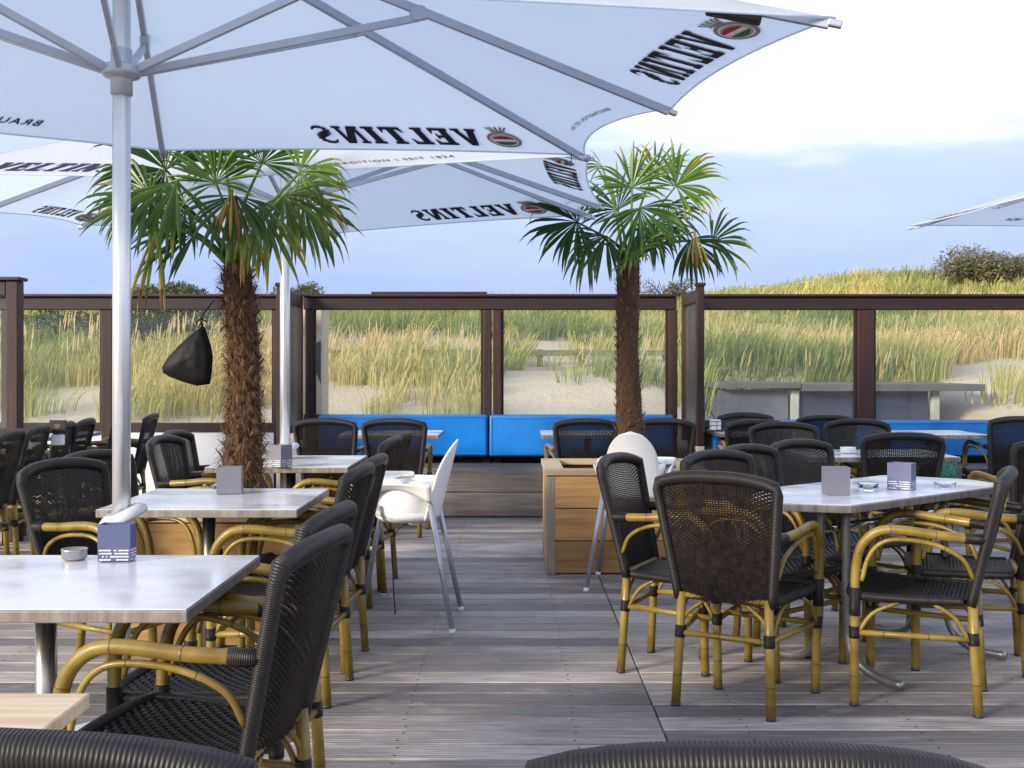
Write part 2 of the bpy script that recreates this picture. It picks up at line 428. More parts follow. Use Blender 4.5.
# ---------------------------------------------------------------- dunes
PROF = [(-400,-.9),(9.9,-.55),(10.2,-.5),(12,.45),(14,1.0),(18,1.52),(20,1.68),(22,1.95),(27,2.45),(33,3.02),(37,3.05),(45,2.0),(60,.6),(100,-.5),(900,-.8)]
def prof(y):
    for (a, za), (b, zb) in zip(PROF, PROF[1:]):
        if a <= y <= b: return lerp(za, zb, sstep(a, b, y) if b-a > 3.5 and y > 27 else (y-a)/(b-a))
    return -.8
def ground(x, y):
    h = prof(y)
    k = sstep(10.5, 24, y) * (1 - sstep(60, 110, y))
    rel = x / max(y, 1) * 33                                   # how far along the crest
    h += k * (1.0 * sstep(3, 11, rel) * sstep(18, 34, y) + .25*noise.noise(V(x*.16, y*.16, 3)) + .38*noise.noise(V(x*.06, y*.08, 8)))
    h += k * .22*noise.noise(V(x*.42, y*.3, 40))
    h += sstep(10.5, 13, y)*(1-sstep(60,110,y)) * .10*noise.noise(V(x*.7, y*.7, 1))
    h -= .75 * sstep(2.2, 2.8, x) * (1 - sstep(5.2, 5.6, x)) * (1 - sstep(14.9, 15.7, y)) * sstep(10.5, 12, y)
    return h
xs = [-600,-250,-120,-70] + [-48 + i*.6 for i in range(161)] + [70,120,250,600]
ys = [-300,-60,-8,4,9.9] + [10.2 + i*.35 for i in range(72)] + [36 + i*1.5 for i in range(18)] + [70,90,130,250,800]
mb = MB(); b = 0
for yy in ys:
    for xx in xs: mb.v.append(V(xx, yy, ground(xx, yy)))
n = len(xs)
for j in range(len(ys)-1):
    for i in range(n-1): mb.face([j*n+i, j*n+i+1, (j+1)*n+i+1, (j+1)*n+i])
o = mb.build('terrain', M['sand'], smooth=True); tag(o, kind='structure')

def project(p): return (CX + p.x/p.y*F, HY + (HC - p.z)/p.y*F)

# marram tufts, merged into one mass
def tuft(mb, c, h, n, tint, lean, rad, stalks=0, wide=1.0):
    for _ in range(n):
        a = R.uniform(0, 2*PI); rr = rad*math.sqrt(R.random())
        p = c + V(math.cos(a)*rr, math.sin(a)*rr, -.04)
        hh = h*R.uniform(.55, 1.1); out = V(math.cos(a), math.sin(a), 0)*hh*R.uniform(.1, .55) + lean*hh*R.uniform(.5,1.2)
        w = R.uniform(.006, .011)*wide
        sd = V(R.uniform(-1,1), R.uniform(-.6,.6), 0).normalized()
        pts = [p, p + out*.25 + V(0,0,hh*.55), p + out*.65 + V(0,0,hh*.9), p + out*1.15 + V(0,0,hh*R.uniform(.8,1.0))]
        tt = min(1, max(0, tint + R.gauss(0, .12)))
        mb.ribbon(pts, [w, w*.9, w*.6, w*.12], sd, col=tt)
    for _ in range(stalks):
        a = R.uniform(0, 2*PI); rr = rad*R.random()
        p = c + V(math.cos(a)*rr, math.sin(a)*rr, 0); hh = h*R.uniform(1.1, 1.45)
        tip = p + lean*hh*.7 + V(R.uniform(-.1,.1), 0, hh)
        mb.ribbon([p, lerp(p, tip, .55), tip], [.006, .006, .004], V(1,0,0), col=.82)
        d = (tip - p).normalized()
        mb.ribbon([tip - d*.14, tip - d*.09, tip, tip + d*.09], [.005*wide, .014*wide, .011*wide, .003], V(1,0,0), col=.96)
def grass_density(x, y):
    px = CX + x/y*F
    g = ground(x, y); py = HY + (HC - g)/y*F
    d = noise.noise(V(x*.45, y*.35, 5))*1.25 + .64 + .55*noise.noise(V(x*1.3, y*1.0, 60))
    if y < 12.6: d -= .95
    elif y < 14.4: d -= .42
    if 300 < px < 690:
        if 17.4 < y < 21.0: d -= 1.5 if px > 330 else .2                   # bare sand shelf added to imitate a tan reflection in the panes
        elif y < 17: d -= .22 + .8*sstep(.1, -.25, noise.noise(V(x*.6, y*.5, 21)))
        if 430 < px < 482 and y < 16: d += .7
        if 345 < px < 400 and 12 < y < 16: d += .55
    elif px <= 300:
        if y > 13: d += .35
        if 215 < px and 19 < y < 27: d -= 1.5
    else:
        if y > 12.5: d += .35
        if px > 905 and y < 16.5: d -= .85
        if 12.0 < y < 15.0 and 700 < px < 985: d -= 2
        if 15.0 < y < 17 and px < 940: d += .6
    if y > 22: d += .6
    return d
gm = MB(); cnt = 0; tries = 0
while cnt < 7000 and tries < 90000:
    tries += 1
    u = R.random(); y = 10.6 * (38/10.6)**u
    px = R.uniform(-60, 1090); x = (px - CX)/F*y
    if R.random() > grass_density(x, y): continue
    g = ground(x, y); tn = noise.noise(V(x*.22, y*.3, 31)); tint = .50 + tn*.7 + R.gauss(0, .07)
    if y > 21 and 250 < px < 690: tint -= .15
    if px < 300 and 13 < y < 20: tint += .12
    if y > 24 and px > 690: tint += .10 + .25*noise.noise(V(x*.5, y*.5, 77))
    h = R.uniform(.32, .62) * (.72 if (300 < px < 690 and y < 17) else 1)
    wide = .9 + (y - 10)*.09
    tuft(gm, V(x, y, g), h, int(26 - 10*sstep(16, 30, y)), tint, V(.22, -.05, 0)*R.uniform(.3, 1.4), R.uniform(.12, .28),
         stalks=(R.randint(2, 4) if (y < 17 and R.random() < .11) else 0), wide=wide)
    cnt += 1
tag(gm.build('marram_grass', M['grass']), 'green and straw coloured marram grass growing over the dunes', 'grass', kind='stuff')

# shrubs on and below the crest: each a thing
def shrub(px, w, y, hh, n, t0, label, base=None):
    x = (px - CX)/F*y; g = ground(x, y); e = empty('shrub', (x, y, g), label, 'shrub', 'shrubs on the dunes')
    mb = MB(); tw = MB()
    cl = [(R.uniform(-.8,.8), R.uniform(-.5,.5), R.uniform(.35,.85), R.uniform(.28,.5)) for _ in range(12)]
    for k in range(n):
        cx, cy, cz, cr = R.choice(cl)
        d = V(R.gauss(0,1), R.gauss(0,1), R.gauss(0,1)).normalized()*cr*R.uniform(.55,1.08)
        p = V((cx + d.x)*w/2, (cy + d.y)*w/2*.8, max(.0, (cz + d.z)*hh*.82))
        s = R.uniform(.025, .055)*(1 + y*.012)
        a = V(R.gauss(0,1), R.gauss(0,1), R.gauss(0,1)).normalized(); bb = a.orthogonal().normalized()
        i = len(mb.v); mb.v += [p - a*s, p + bb*s*.35, p + a*s, p - bb*s*.35]
        mb.face([i, i+1, i+2, i+3], col=min(1, max(0, t0 + R.gauss(0, .16))))
    for k in range(26):
        cx, cy, cz, cr = R.choice(cl); a = R.uniform(0, 6.28)
        top = V((cx + math.cos(a)*cr*.9)*w/2, (cy+math.sin(a)*cr)*w/2*.8, (cz + cr*R.uniform(.3,1.0))*hh*.82)
        tw.tube([V(cx*w*.12, cy*w*.1, -.1), top*.5 + V(0,0,.1), top], [.03,.018,.006], 5)
    mb.build('foliage', M['shrub'], e); tw.build('stem', M['twig'], e)
shrub(998, 3.3, 30, 1.2, 12000, .86, 'large brown-green bush on the dune crest at the far right')
shrub(925, 1.3, 34, .55, 900, .6, 'small brown bush on the crest just left of the large bush')
shrub(892, 1.1, 34.5, .5, 700, .65, 'low twiggy bush on the crest above the thick right fence post')
shrub(170, 2.6, 33, .95, 5200, .5, 'round dark bush on the crest between front parasol pole and left palm')
shrub(303, 1.7, 33, .85, 3600, .62, 'pale olive bush on the crest beside the rear parasol pole')
shrub(668, 1.4, 33, 1.0, 1500, .8, 'reddish brown bush on the crest right of the right palm trunk')
shrub(95, 2.2, 17.5, .62, 3000, .18, 'dark green thicket behind the leftmost glass panes')
shrub(152, 2.2, 17, .75, 3200, .12, 'grey-green thicket behind the pane left of the black bag')
shrub(180, 2.0, 20, .7, 2200, .2, 'dark thicket uphill behind the black bag')
shrub(45, 1.6, 19.5, .5, 1400, .35, 'small green thicket uphill behind the left fence post')

# rail and posts added to imitate green reflections in the middle panes
y0 = 16.4
fe = empty('reflection_rail', (-.5, y0, ground(-.5, y0)), 'low green-grey rail and posts imitating reflections in the middle panes', 'fence')
def fe_box(name, c, d): MB().box(Vector(c) - fe.location, d, col=R.random()).build(name, M['reflection_green'], fe)
zr = HC + 13/F*y0*1.0
for i in range(9):
    px = 330 + i*42; x = (px - CX)/F*y0
    z = HC - (353 - HY)/F*y0; g = ground(x, y0)
    fe_box('post', (x, y0+.05, (z+.06+g-.1)/2), (.09, .09, z + .06 - g + .1))
x0, x1 = (322-CX)/F*y0, (672-CX)/F*y0
fe_box('rail', ((x0+x1)/2, y0, HC + 15/F*y0), (x1-x0, .05, .085))

# low shed outside on the right
sx0, sx1, sy = (718-CX)/F*13.2, (942-CX)/F*13.2, 13.2
sh = empty('low_shed', (sx0, sy, .3), 'low flat-roofed shed with blue-grey panels behind the right panes', 'shed')
def shp(name, c, d, m): return MB().box(Vector(c) - sh.location, d).build(name, M[m], sh, bevel=.006)
def zx(py, Y=13.2): return HC - (py - HY)/F*Y
def xx(px, Y=13.2): return (px - CX)/F*Y
shp('roof', ((xx(800)+xx(980))/2, 14.0, (zx(384)+zx(391))/2), (xx(980)-xx(800), 1.9, zx(384)-zx(391)), 'shed_roof')
shp('roof', ((xx(716)+xx(799))/2, 14.1, (zx(385)+zx(389))/2 + .02), (xx(799)-xx(716), 2.0, .07), 'shed_roof')
for a, b_, m_ in ((720, 790, 'shed_pale'), (803, 861, 'shed_wall'), (875, 931, 'shed_wall')):
    zt = zx(390); zb = -.1
    shp('panel', ((xx(a)+xx(b_))/2, 13.32, (zt+zb)/2), (xx(b_)-xx(a), .06, zt-zb), m_)
shp('side_panel', (xx(720)+.03, 14.1, .45), (.05, 1.5, 1.0), 'shed_pale')
for px in (796, 868, 937):
    shp('post', (xx(px), 13.27, (zx(388)-.1)/2 - .02), (.09, .08, zx(391)+.1), 'shed_post')

# cabinet of boards outside behind the corner
cb = empty('board_cabinet', at(312, 415, 10.4), 'tall narrow grey-brown board cabinet behind the glass beside the rear parasol pole', 'cabinet')
w_ = 19/F*10.4; top = HC + 31/F*10.4
MB().box((0, .2, (top+.3)/2-.0 - cb.location.z + 0), (w_, .4, top+.3), col=.8).build('case', M['pale_wood'], cb, bevel=.005)
MB().prism([(-.02, -.004), (w_/2-.004, -.004), (w_/2-.004, -.012), (-.02, -.012)], 0, .001).build('shelf_edge', M['dark_plastic'], cb)
t_ = MB(); zt = HC + 22/F*10.4 - cb.location.z
i = 0
for yy in (-.004, -.02):
    t_.v += [V(-.045, yy, zt-.02), V(w_/2-.005, yy, zt+.05), V(w_/2-.005, yy, zt-.36)]
t_.face([0,2,1]); t_.face([3,4,5]); t_.face([0,1,4,3]); t_.face([1,2,5,4]); t_.face([2,0,3,5]); t_.build('flap', M['dark_plastic'], cb)
MB().tube(curve([V(-.05,-.005,.42), V(-.03,-.04,.44), V(.0,-.04,.43), V(.02,-.005,.40)], 4), .008, 6).build('handle', M['dark_plastic'], cb, smooth=True)

# ---------------------------------------------------------------- glazed wind fence
FY = 9.95
ZT, ZRB = 1.90, 1.785       # top rail
def bay_fence(name, x0, x1, posts, label, zlow, lower_rail=True, y=FY, rail_h=.115):
    e = empty(name, ((x0+x1)/2, y, 0), label, 'fence', 'glazed fence runs'); L = e.location
    MB().box(V((x0+x1)/2, y, ZT-rail_h/2) - L, (x1-x0, .10, rail_h), col=.5).build('top_rail', M['rail'], e, bevel=.008)
    MB().box(V((x0+x1)/2, y-.012, ZT+.012) - L, (x1-x0, .15, .024), col=.35).build('cap', M['rail'], e, bevel=.006)
    if lower_rail: MB().box(V((x0+x1)/2, y-.002, zlow-.04) - L, (x1-x0, .09, .08), col=.3).build('lower_rail', M['rail'], e, bevel=.006)
    ed = [x0] + [q for p, w in posts for q in (p - w/2, p + w/2)] + [x1]
    for p, w in posts:
        MB().box(V(p, y-.004, (ZT-rail_h-.002)/2) - L, (w, .115, ZT-rail_h-.004), col=R.random()).build('post', M['post'], e, bevel=.008)
    for a, b_ in zip(ed[0::2], ed[1::2]):
        if b_ - a < .1: continue
        g = MB().box((0,0,(ZT-rail_h-zlow)/2), (b_-a-.004, .008, ZT-rail_h-zlow-.004)).build('pane', M['glass'], e, loc=V((a+b_)/2, y+.01, zlow) - L)
        for xe in (a+.012, b_-.012):
            MB().box(V(xe, y-.012, (ZT-rail_h+zlow)/2) - L, (.022, .03, ZT-rail_h-zlow-.006), col=.4).build('glazing_bead', M['post'], e)
    return e
fx = lambda px, Y=FY: (px - CX)/F*Y
bay_fence('glazed_fence', fx(-90), fx(283), [(fx(14)-.02, .12), (fx(109), .10), (fx(281)-.02, .07)], 'brown framed glass fence run above the white wall behind the left palm', .765)
bay_fence('glazed_fence', fx(312)-.07, fx(676), [(fx(310), .07), (fx(487.5), .075), (fx(497), .075), (fx(676)-.035, .08)], 'brown framed glass fence run behind the middle blue bench', .84)
bay_fence('glazed_fence', fx(690), fx(1330), [(fx(693), .07), (fx(864), .15), (fx(1088), .15), (fx(1310), .15)], 'brown framed glass fence run at the right with a thick middle post', .79)
# board on top of the middle run, slightly lifted
o = MB().box((0,0,0), (fx(487)-fx(372)+.0, .10, .022), col=.6).build('loose_batten', M['rail'], None, loc=V((fx(372)+fx(487))/2, FY-.0, ZT+.036)); tag(o, 'thin brown batten lying on the top rail of the middle fence run', 'batten')

def wing(x, y0, y1, label):
    e = empty('wing_screen', (x, y0, 0), label, 'screen', 'short glazed wing screens')
    for yy, w in ((y0, .062), (y1-.09, .06)):
        MB().box(V(0, yy-y0, (1.93+.62)/2 + .0), (w, w, 1.93-.62), col=.3).build('post', M['post'], e, bevel=.006)
    MB().box(V(0, 0, .31), (.065, .065, .618), col=.8).build('post_base', M['pale_wood'], e, bevel=.006)
    MB().box(V(0, 0, 1.945), (.085, .085, .028), col=.2).build('post_cap', M['post'], e, bevel=.008)
    MB().box(V(0, (y1-y0)/2-.02, 1.86), (.05, y1-y0-.16, .10), col=.4).build('top_rail', M['post'], e, bevel=.005)
    MB().box(V(0, (y1-y0)/2-.02, .74), (.05, y1-y0-.16, .07), col=.4).build('lower_rail', M['post'], e, bevel=.005)
    MB().box((0,0,.515), (.008, y1-y0-.17, 1.03)).build('pane', M['glass'], e, loc=V(0, (y1-y0)/2-.02, .778))
wing(fx(281, 9.03), 9.03, FY-.06, 'short glass wing screen just right of the left palm')
wing(fx(700, 9.03), 9.03, FY-.06, 'short glass wing screen with pale post foot right of the right palm')

# nearer left run
e = empty('glazed_fence', (-4.4, 8.0, 0), 'nearest brown framed glass fence run cut off by the left edge', 'fence', 'glazed fence runs')
for nm, c, d, m_, cl in (('post', (.785, 0, .945), (.085, .11, 1.89), 'post', .9), ('top_rail', (-.1, 0, 1.835), (1.68, .10, .105), 'rail', .6), ('lower_rail', (-.1, 0, .78), (1.68, .08, .08), 'rail', .5)):
    MB().box(c, d, col=cl).build(nm, M[m_], e, bevel=.007)
MB().box((-.06, -.004, 1.905), (1.82, .15, .026), col=.6).build('cap', M['rail'], e, bevel=.006)
MB().box((0,0,.48), (1.66, .008, .96)).build('pane', M['glass'], e, loc=V(-.1, .01, .822))
o = MB().box((-4.5, 8.0, .37), (1.66, .06, .735)).build('low_wall', M['white_wall'], bevel=.004); tag(o, 'short white low wall under the nearest left fence run', 'wall', 'white low walls')
o = MB().box((fx(93), FY+.02, .34), (fx(283)-fx(-98), .09, .68)).build('low_wall', M['white_wall'], bevel=.004); tag(o, 'long white low wall below the glass behind the left palm', 'wall', 'white low walls')
o = MB().box((fx(490), FY+.05, .40), (fx(676)-fx(312), .09, .80)).build('low_wall', M['joist'], bevel=.004); tag(o, 'dark low wall behind the middle blue bench', 'wall')
o = MB().box((fx(1010), FY+.05, .37), (fx(1330)-fx(690), .09, .74)).build('low_wall', M['joist'], bevel=.004); tag(o, 'dark low wall behind the right blue bench', 'wall')

# ---------------------------------------------------------------- benches with blue cushions
def cushion(name, x0, x1, y0, y1, z0, z1, e, mat='blue_vinyl'):
    mb = MB(); L = e.location; cx, cy, cz = (x0+x1)/2, (y0+y1)/2, (z0+z1)/2
    mb.box(V(cx, cy, cz) - L, (x1-x0, y1-y0, z1-z0))
    o = mb.build(name, M[mat], e, smooth=True); m = o.modifiers.new('b', 'BEVEL'); m.width = .022; m.segments = 4
    mb = MB(); r = .006; a, b_ = x0+.02, x1-.02
    mb.tube([V(a, y0-.001, z0+.02)-L, V(b_, y0-.001, z0+.02)-L, V(b_, y0-.001, z1-.02)-L, V(a, y0-.001, z1-.02)-L], r, 6, closed=True)
    mb.build('piping', M[mat], o, smooth=True)
def bench(x0, x1, label, cuts, zt):
    e = empty('bench', ((x0+x1)/2, 9.3, 0), label, 'bench', 'built-in benches'); L = e.location
    zb = [(.008, .205), (.211, .41)]
    for a, b_ in zb: MB().box(V((x0+x1)/2, 9.32, (a+b_)/2) - L, (x1-x0, .035, b_-a), col=R.random()).build('board', M['bench_wood'], e, bevel=.004)
    MB().box(V((x0+x1)/2, 9.59, .395) - L, (x1-x0-.01, .49, .03), col=.1).build('seat', M['bench_wood'], e)
    for a, b_ in zip(cuts, cuts[1:]): cushion('back_cushion', a+.008, b_-.008, 9.76, 9.87, .475, zt, e)
bench(fx(320,9.8), fx(674,9.8), 'built-in grey wood bench with blue back cushions between the wing screens', [fx(318,9.8), fx(488.5,9.8), fx(674,9.8)], .842)
bench(fx(712,9.8), fx(1050,9.8), 'built-in bench with blue back cushions behind the right-hand chairs', [fx(712,9.8), fx(880,9.8), fx(1050,9.8)], .79)

# ---------------------------------------------------------------- chair
TW, BW2 = .222, .172        # half widths of the back at top / bottom
def bk(u, v):               # woven back surface
    w = lerp(BW2, TW, v); z = .40 + v*.426 + .032*(1-abs(u)**2.6)*sstep(.5, 1, v)
    y = -.185 - .095*v - .036*(1-u*u)*(.35+.65*v)
    return V(u*w, y, z)
def bkn(u, v):
    a = bk(min(1,u+.05), v) - bk(max(-1,u-.05), v); b_ = bk(u, min(1,v+.05)) - bk(u, max(0,v-.05))
    return a.cross(b_).normalized()
def make_chair(loc, heading, label, group):
    e = empty('rattan_armchair', (loc[0], loc[1], 0), label, 'chair', group, -math.radians(heading))
    # woven back: upright stakes and horizontal strands as real strips
    mb = MB(); nst = 38; rows = 64
    us = [(-1 + 2*(i+.5)/nst)*.95 for i in range(nst)]
    for i, u in enumerate(us):
        pts = [bk(u, k/24) for k in range(25)]; sd = [(bk(min(1,u+.05), k/24)-bk(max(-1,u-.05), k/24)).normalized() for k in range(25)]
        mb.ribbon(pts, .0052, sd)
    for j in range(rows):
        v = (j+.5)/rows; dense = v < .62 or .97 < v
        wd = .0071 if dense else .0062
        pts, sd = [], []
        for k in range(2*nst+1):
            u = -1 + 2*k/(2*nst); i = k // 2
            if abs(u) < .42 and .40 < v < .60 and abs(u)/.42 + abs(v-.5)/.1 < 1.15: ph = ((i + j)//2) % 2
            else: ph = (i + j) % 2
            s_ = (0.0 if k % 2 == 0 else (1 if ph else -1))*.0026
            nn = bkn(u, v); pts.append(bk(u*.97, v) + nn*s_); sd.append((bk(u, min(1, v+.02)) - bk(u, max(0, v-.02))).normalized())
        mb.ribbon(pts, wd, sd)
    mb.build('woven_back', M['weave'], e)
    # wrapped back frame: one bent tube
    p = []
    for k in range(9): p.append(bk(-1, k/8*.965) + V(-.006, 0, 0))
    for k in range(13):
        u = -.955 + 1.91*k/12; p.append(bk(u*1.02, 1) + V(0, 0, .012))
    for k in range(9): p.append(bk(1, .965*(1-k/8)) + V(.006, 0, 0))
    rr = [.0190]*9 + [.0235]*13 + [.0190]*9
    MB().tube(p, rr, 12).build('back_frame', M['wrap'], e, smooth=True)
    # seat
    def sf(u, v):
        x = (u*2-1)*lerp(.185, .222, v); y = lerp(-.175, .225, v) ; z = .418 - .012*math.sin(PI*u)*math.sin(PI*v)
        return V(x, y, z)
    mb = MB()
    for i in range(26):
        u = (i+.5)/26; mb.ribbon([sf(u, k/26) + V(0,0,(.0022 if (i+k) % 2 else -.0022)) for k in range(27)], .0125, V(1,0,0))
    for j in range(26):
        v = (j+.5)/26; mb.ribbon([sf(k/26, v) + V(0,0,(-.0022 if (j+k) % 2 else .0022)) for k in range(27)], .0125, V(0,1,0))
    mb.grid(lambda u, v: sf(u, v) - V(0,0,.012), 6, 6)
    mb.build('woven_seat', M['weave_seat'], e)
    rim = curve([V(-.182,-.16,.412), V(-.20,.0,.408), V(-.222,.17,.410), V(-.19,.232,.414), V(0,.246,.418), V(.19,.232,.414), V(.222,.17,.410), V(.20,0,.408), V(.182,-.16,.412)], 5)
    MB().tube(rim, .017, 10).build('seat_rim', M['wrap'], e, smooth=True)
    MB().tube([V(-.175,-.185,.415), V(.175,-.185,.415)], .0135, 10).build('back_rail', M['bamboo'], e, smooth=True)
    for s in (-1, 1):
        # rear leg
        o = MB().tube([V(s*.166,-.188,.425), V(s*.172,-.196,.25), V(s*.182,-.21,0)], .0172, 12).build('leg', M['bamboo'], e, smooth=True)
        MB().tube([V(s*.1685,-.192,.30), V(s*.171,-.195,.255)], .0205, 12).build('binding', M['wrap'], o, smooth=True)
        MB().tube([V(s*.182,-.21,.0005), V(s*.1815,-.2095,.012)], .0182, 12).build('foot_cap', M['dark_plastic'], o, smooth=True)
        # arm and front leg: one bent tube
        arm = curve([V(s*.205,-.222,.645), V(s*.235,-.08,.655), V(s*.246,.06,.668), V(s*.248,.135,.655), V(s*.246,.188,.60), V(s*.242,.208,.52), V(s*.238,.212,.42), V(s*.232,.214,.26), V(s*.224,.216,0)], 5)
        o = MB().tube(arm, .0172, 12).build('arm_and_front_leg', M['bamboo'], e, smooth=True)
        MB().tube([arm[0]+V(0,-.01,0), arm[1], arm[2]], .0205, 12).build('binding', M['wrap'], o, smooth=True)
        MB().tube([V(s*.238,.212,.445), V(s*.2355,.213,.34)], .0205, 12).build('binding', M['wrap'], o, smooth=True)
        MB().tube([V(s*.232,.2145,.30), V(s*.2305,.2145,.255)], .0205, 12).build('binding', M['wrap'], o, smooth=True)
        MB().tube([V(s*.224,.216,.0005), V(s*.2243,.216,.012)], .0182, 12).build('foot_cap', M['dark_plastic'], o, smooth=True)
        # thin cane following inside of the arm
        ln = curve([V(s*.2,-.195,.50), V(s*.215,-.155,.575), V(s*.236,-.06,.622), V(s*.243,.06,.632), V(s*.243,.125,.61), V(s*.240,.165,.555), V(s*.236,.188,.47)], 5)
        MB().tube(ln, .0085, 8).build('arm_brace', M['bamboo'], e, smooth=True)
        MB().tube([V(s*.170,-.194,.275), V(s*.2315,.214,.275)], .0115, 8).build('stretcher', M['bamboo'], e, smooth=True)
        for c_ in ([V(s*.172,-.190,.27), V(s*.15,-.186,.34), V(s*.08,-.183,.398)], [V(s*.172,-.180,.27), V(s*.182,-.13,.35), V(s*.19,-.06,.396)],
                   [V(s*.232,.205,.27), V(s*.226,.15,.35), V(s*.214,.06,.396)], [V(s*.225,.214,.27), V(s*.19,.22,.35), V(s*.11,.232,.40)]):
            MB().tube(curve(c_, 5), .0078, 8).build('leg_brace', M['bamboo'], e, smooth=True)
    MB().tube([V(-.170,-.194,.272), V(.170,-.194,.272)], .0115, 8).build('stretcher', M['bamboo'], e, smooth=True)
    MB().tube([V(-.2315,.214,.272), V(.2315,.214,.272)], .0115, 8).build('stretcher', M['bamboo'], e, smooth=True)
    return e

chairs = [
 # x, y, heading, label, group
 (.875, 4.20, 29, 'rattan armchair turned back to the viewer at the near corner of the right table', 'chairs at the front right table'),
 (1.57, 4.22, -66, 'rattan armchair facing left at the front right table, nearest the viewer', 'chairs at the front right table'),
 (1.96, 4.72, -70, 'rattan armchair behind the left-facing chair, cut off by the right edge', 'chairs at the front right table'),
 (.72, 4.62, 117, 'blue-sheened rattan armchair in front of the high chair and wooden planter at the right', 'chairs at the front right table'),
 (1.10, 4.72, 140, 'lowest of three rattan chair backs lined up behind the near right table', 'chairs at the front right table'),
 (1.32, 5.09, 140, 'middle of three rattan chair backs lined up behind the near right table', 'chairs at the front right table'),
 (1.64, 5.44, 146, 'farthest of three rattan chair backs lined up behind the near right table', 'chairs at the front right table'),
 (-.73, 2.57, -80, 'large dark rattan armchair at the near left table, nearest of that side', 'chairs at the near left tables'),
 (-.78, 3.03, -83, 'rattan armchair tucked in right behind the nearest left armchair', 'chairs at the near left tables'),
 (-.88, 4.28, -86, 'rattan armchair at the right side of the second left table, nearer one', 'chairs at the near left tables'),
 (-.88, 4.74, -86, 'rattan armchair at the second left table, next to the white high chair', 'chairs at the near left tables'),
 (-.94, 5.98, -84, 'nearer of two rattan armchairs at the third left table behind the white high chair', 'chairs at the near left tables'),
 (-.93, 6.43, -84, 'farther of two rattan armchairs at the third left table behind the white high chair', 'chairs at the near left tables'),
 (-1.56, 4.37, 112, 'rattan armchair facing right, left of the front parasol pole', 'chairs at the near left tables'),
 (-1.60, 4.83, 112, 'rattan armchair facing right half hidden behind the one left of the front parasol pole', 'chairs at the near left tables'),
 (-1.62, 6.02, 94, 'rattan armchair left of the left palm trunk, nearer of the pair by the white wall', 'chairs at the near left tables'),
 (-1.70, 6.50, 94, 'rattan armchair left of the left palm trunk, farther of the pair by the white wall', 'chairs at the near left tables'),
 (-3.30, 6.60, -98, 'first rattan armchair from the left picture edge in the long left row', 'row of chairs along the far left tables'),
 (-3.36, 7.10, -98, 'second rattan armchair from the left picture edge in the long left row', 'row of chairs along the far left tables'),
 (-3.39, 7.60, -98, 'third rattan armchair from the left picture edge in the long left row', 'row of chairs along the far left tables'),
 (-3.43, 8.08, -98, 'fourth rattan armchair from the left picture edge in the long left row', 'row of chairs along the far left tables'),
 (-3.31, 8.50, -98, 'rattan armchair partly hidden behind the front parasol pole', 'row of chairs along the far left tables'),
 (-3.24, 8.97, -97, 'last rattan armchair of the left row, just right of the front parasol pole', 'row of chairs along the far left tables'),
 (-1.36, 8.38, 4, 'rattan armchair at the bench table right of the rear parasol pole', 'chairs by the blue bench'),
 (-.875, 8.38, -2, 'rattan armchair at the bench table behind the left white high chair', 'chairs by the blue bench'),
 (.525, 8.38, -3, 'rattan armchair at the bench table left of the right palm trunk', 'chairs by the blue bench'),
 (1.13, 8.36, 3, 'rattan armchair at the blue bench just right of the right palm trunk', 'chairs by the blue bench'),
 (1.93, 8.83, 180, 'rearmost rattan armchair beside the pale post foot of the right wing screen', 'chairs in the right background'),
 (1.80, 8.18, 6, 'rattan armchair just in front of the rearmost one beside the right wing screen', 'chairs in the right background'),
 (1.86, 7.22, 178, 'wide rattan chair back seen above the three lined up chair backs', 'chairs in the right background'),
 (2.50, 8.98, 4, 'small far rattan armchair in front of the pale shed post', 'chairs in the right background'),
 (2.49, 7.68, 182, 'rattan armchair behind the small table below the thick right fence post', 'chairs in the right background'),
 (2.27, 6.62, 2, 'rattan armchair right of the small table with the white ashtray', 'chairs in the right background'),
 (3.92, 8.75, 2, 'far rattan armchair at the right picture edge before the blue bench', 'chairs in the right background'),
 (2.86, 6.10, -4, 'brown rattan armchair back at the right picture edge behind the near right table', 'chairs in the right background'),
 (-.455, 1.43, 8, 'rattan chair back rising into the bottom left corner of the picture', 'foreground chairs'),
 (.255, 1.395, 3, 'rattan chair back with tight wrapped rim rising at the bottom right of the picture', 'foreground chairs'),
]
proto = None
for i, (x, y, hd, lab, grp) in enumerate(chairs):
    if proto is None: c = proto = make_chair((x, y), hd, lab, grp)
    else:
        c = copy_tree(proto); c.location = (x, y, 0); c.rotation_euler = (0, 0, -math.radians(hd)); c['label'] = lab; c['group'] = grp
    c.rotation_euler = (0, 0, c.rotation_euler[2] + math.radians(R.uniform(-1.5, 1.5)))

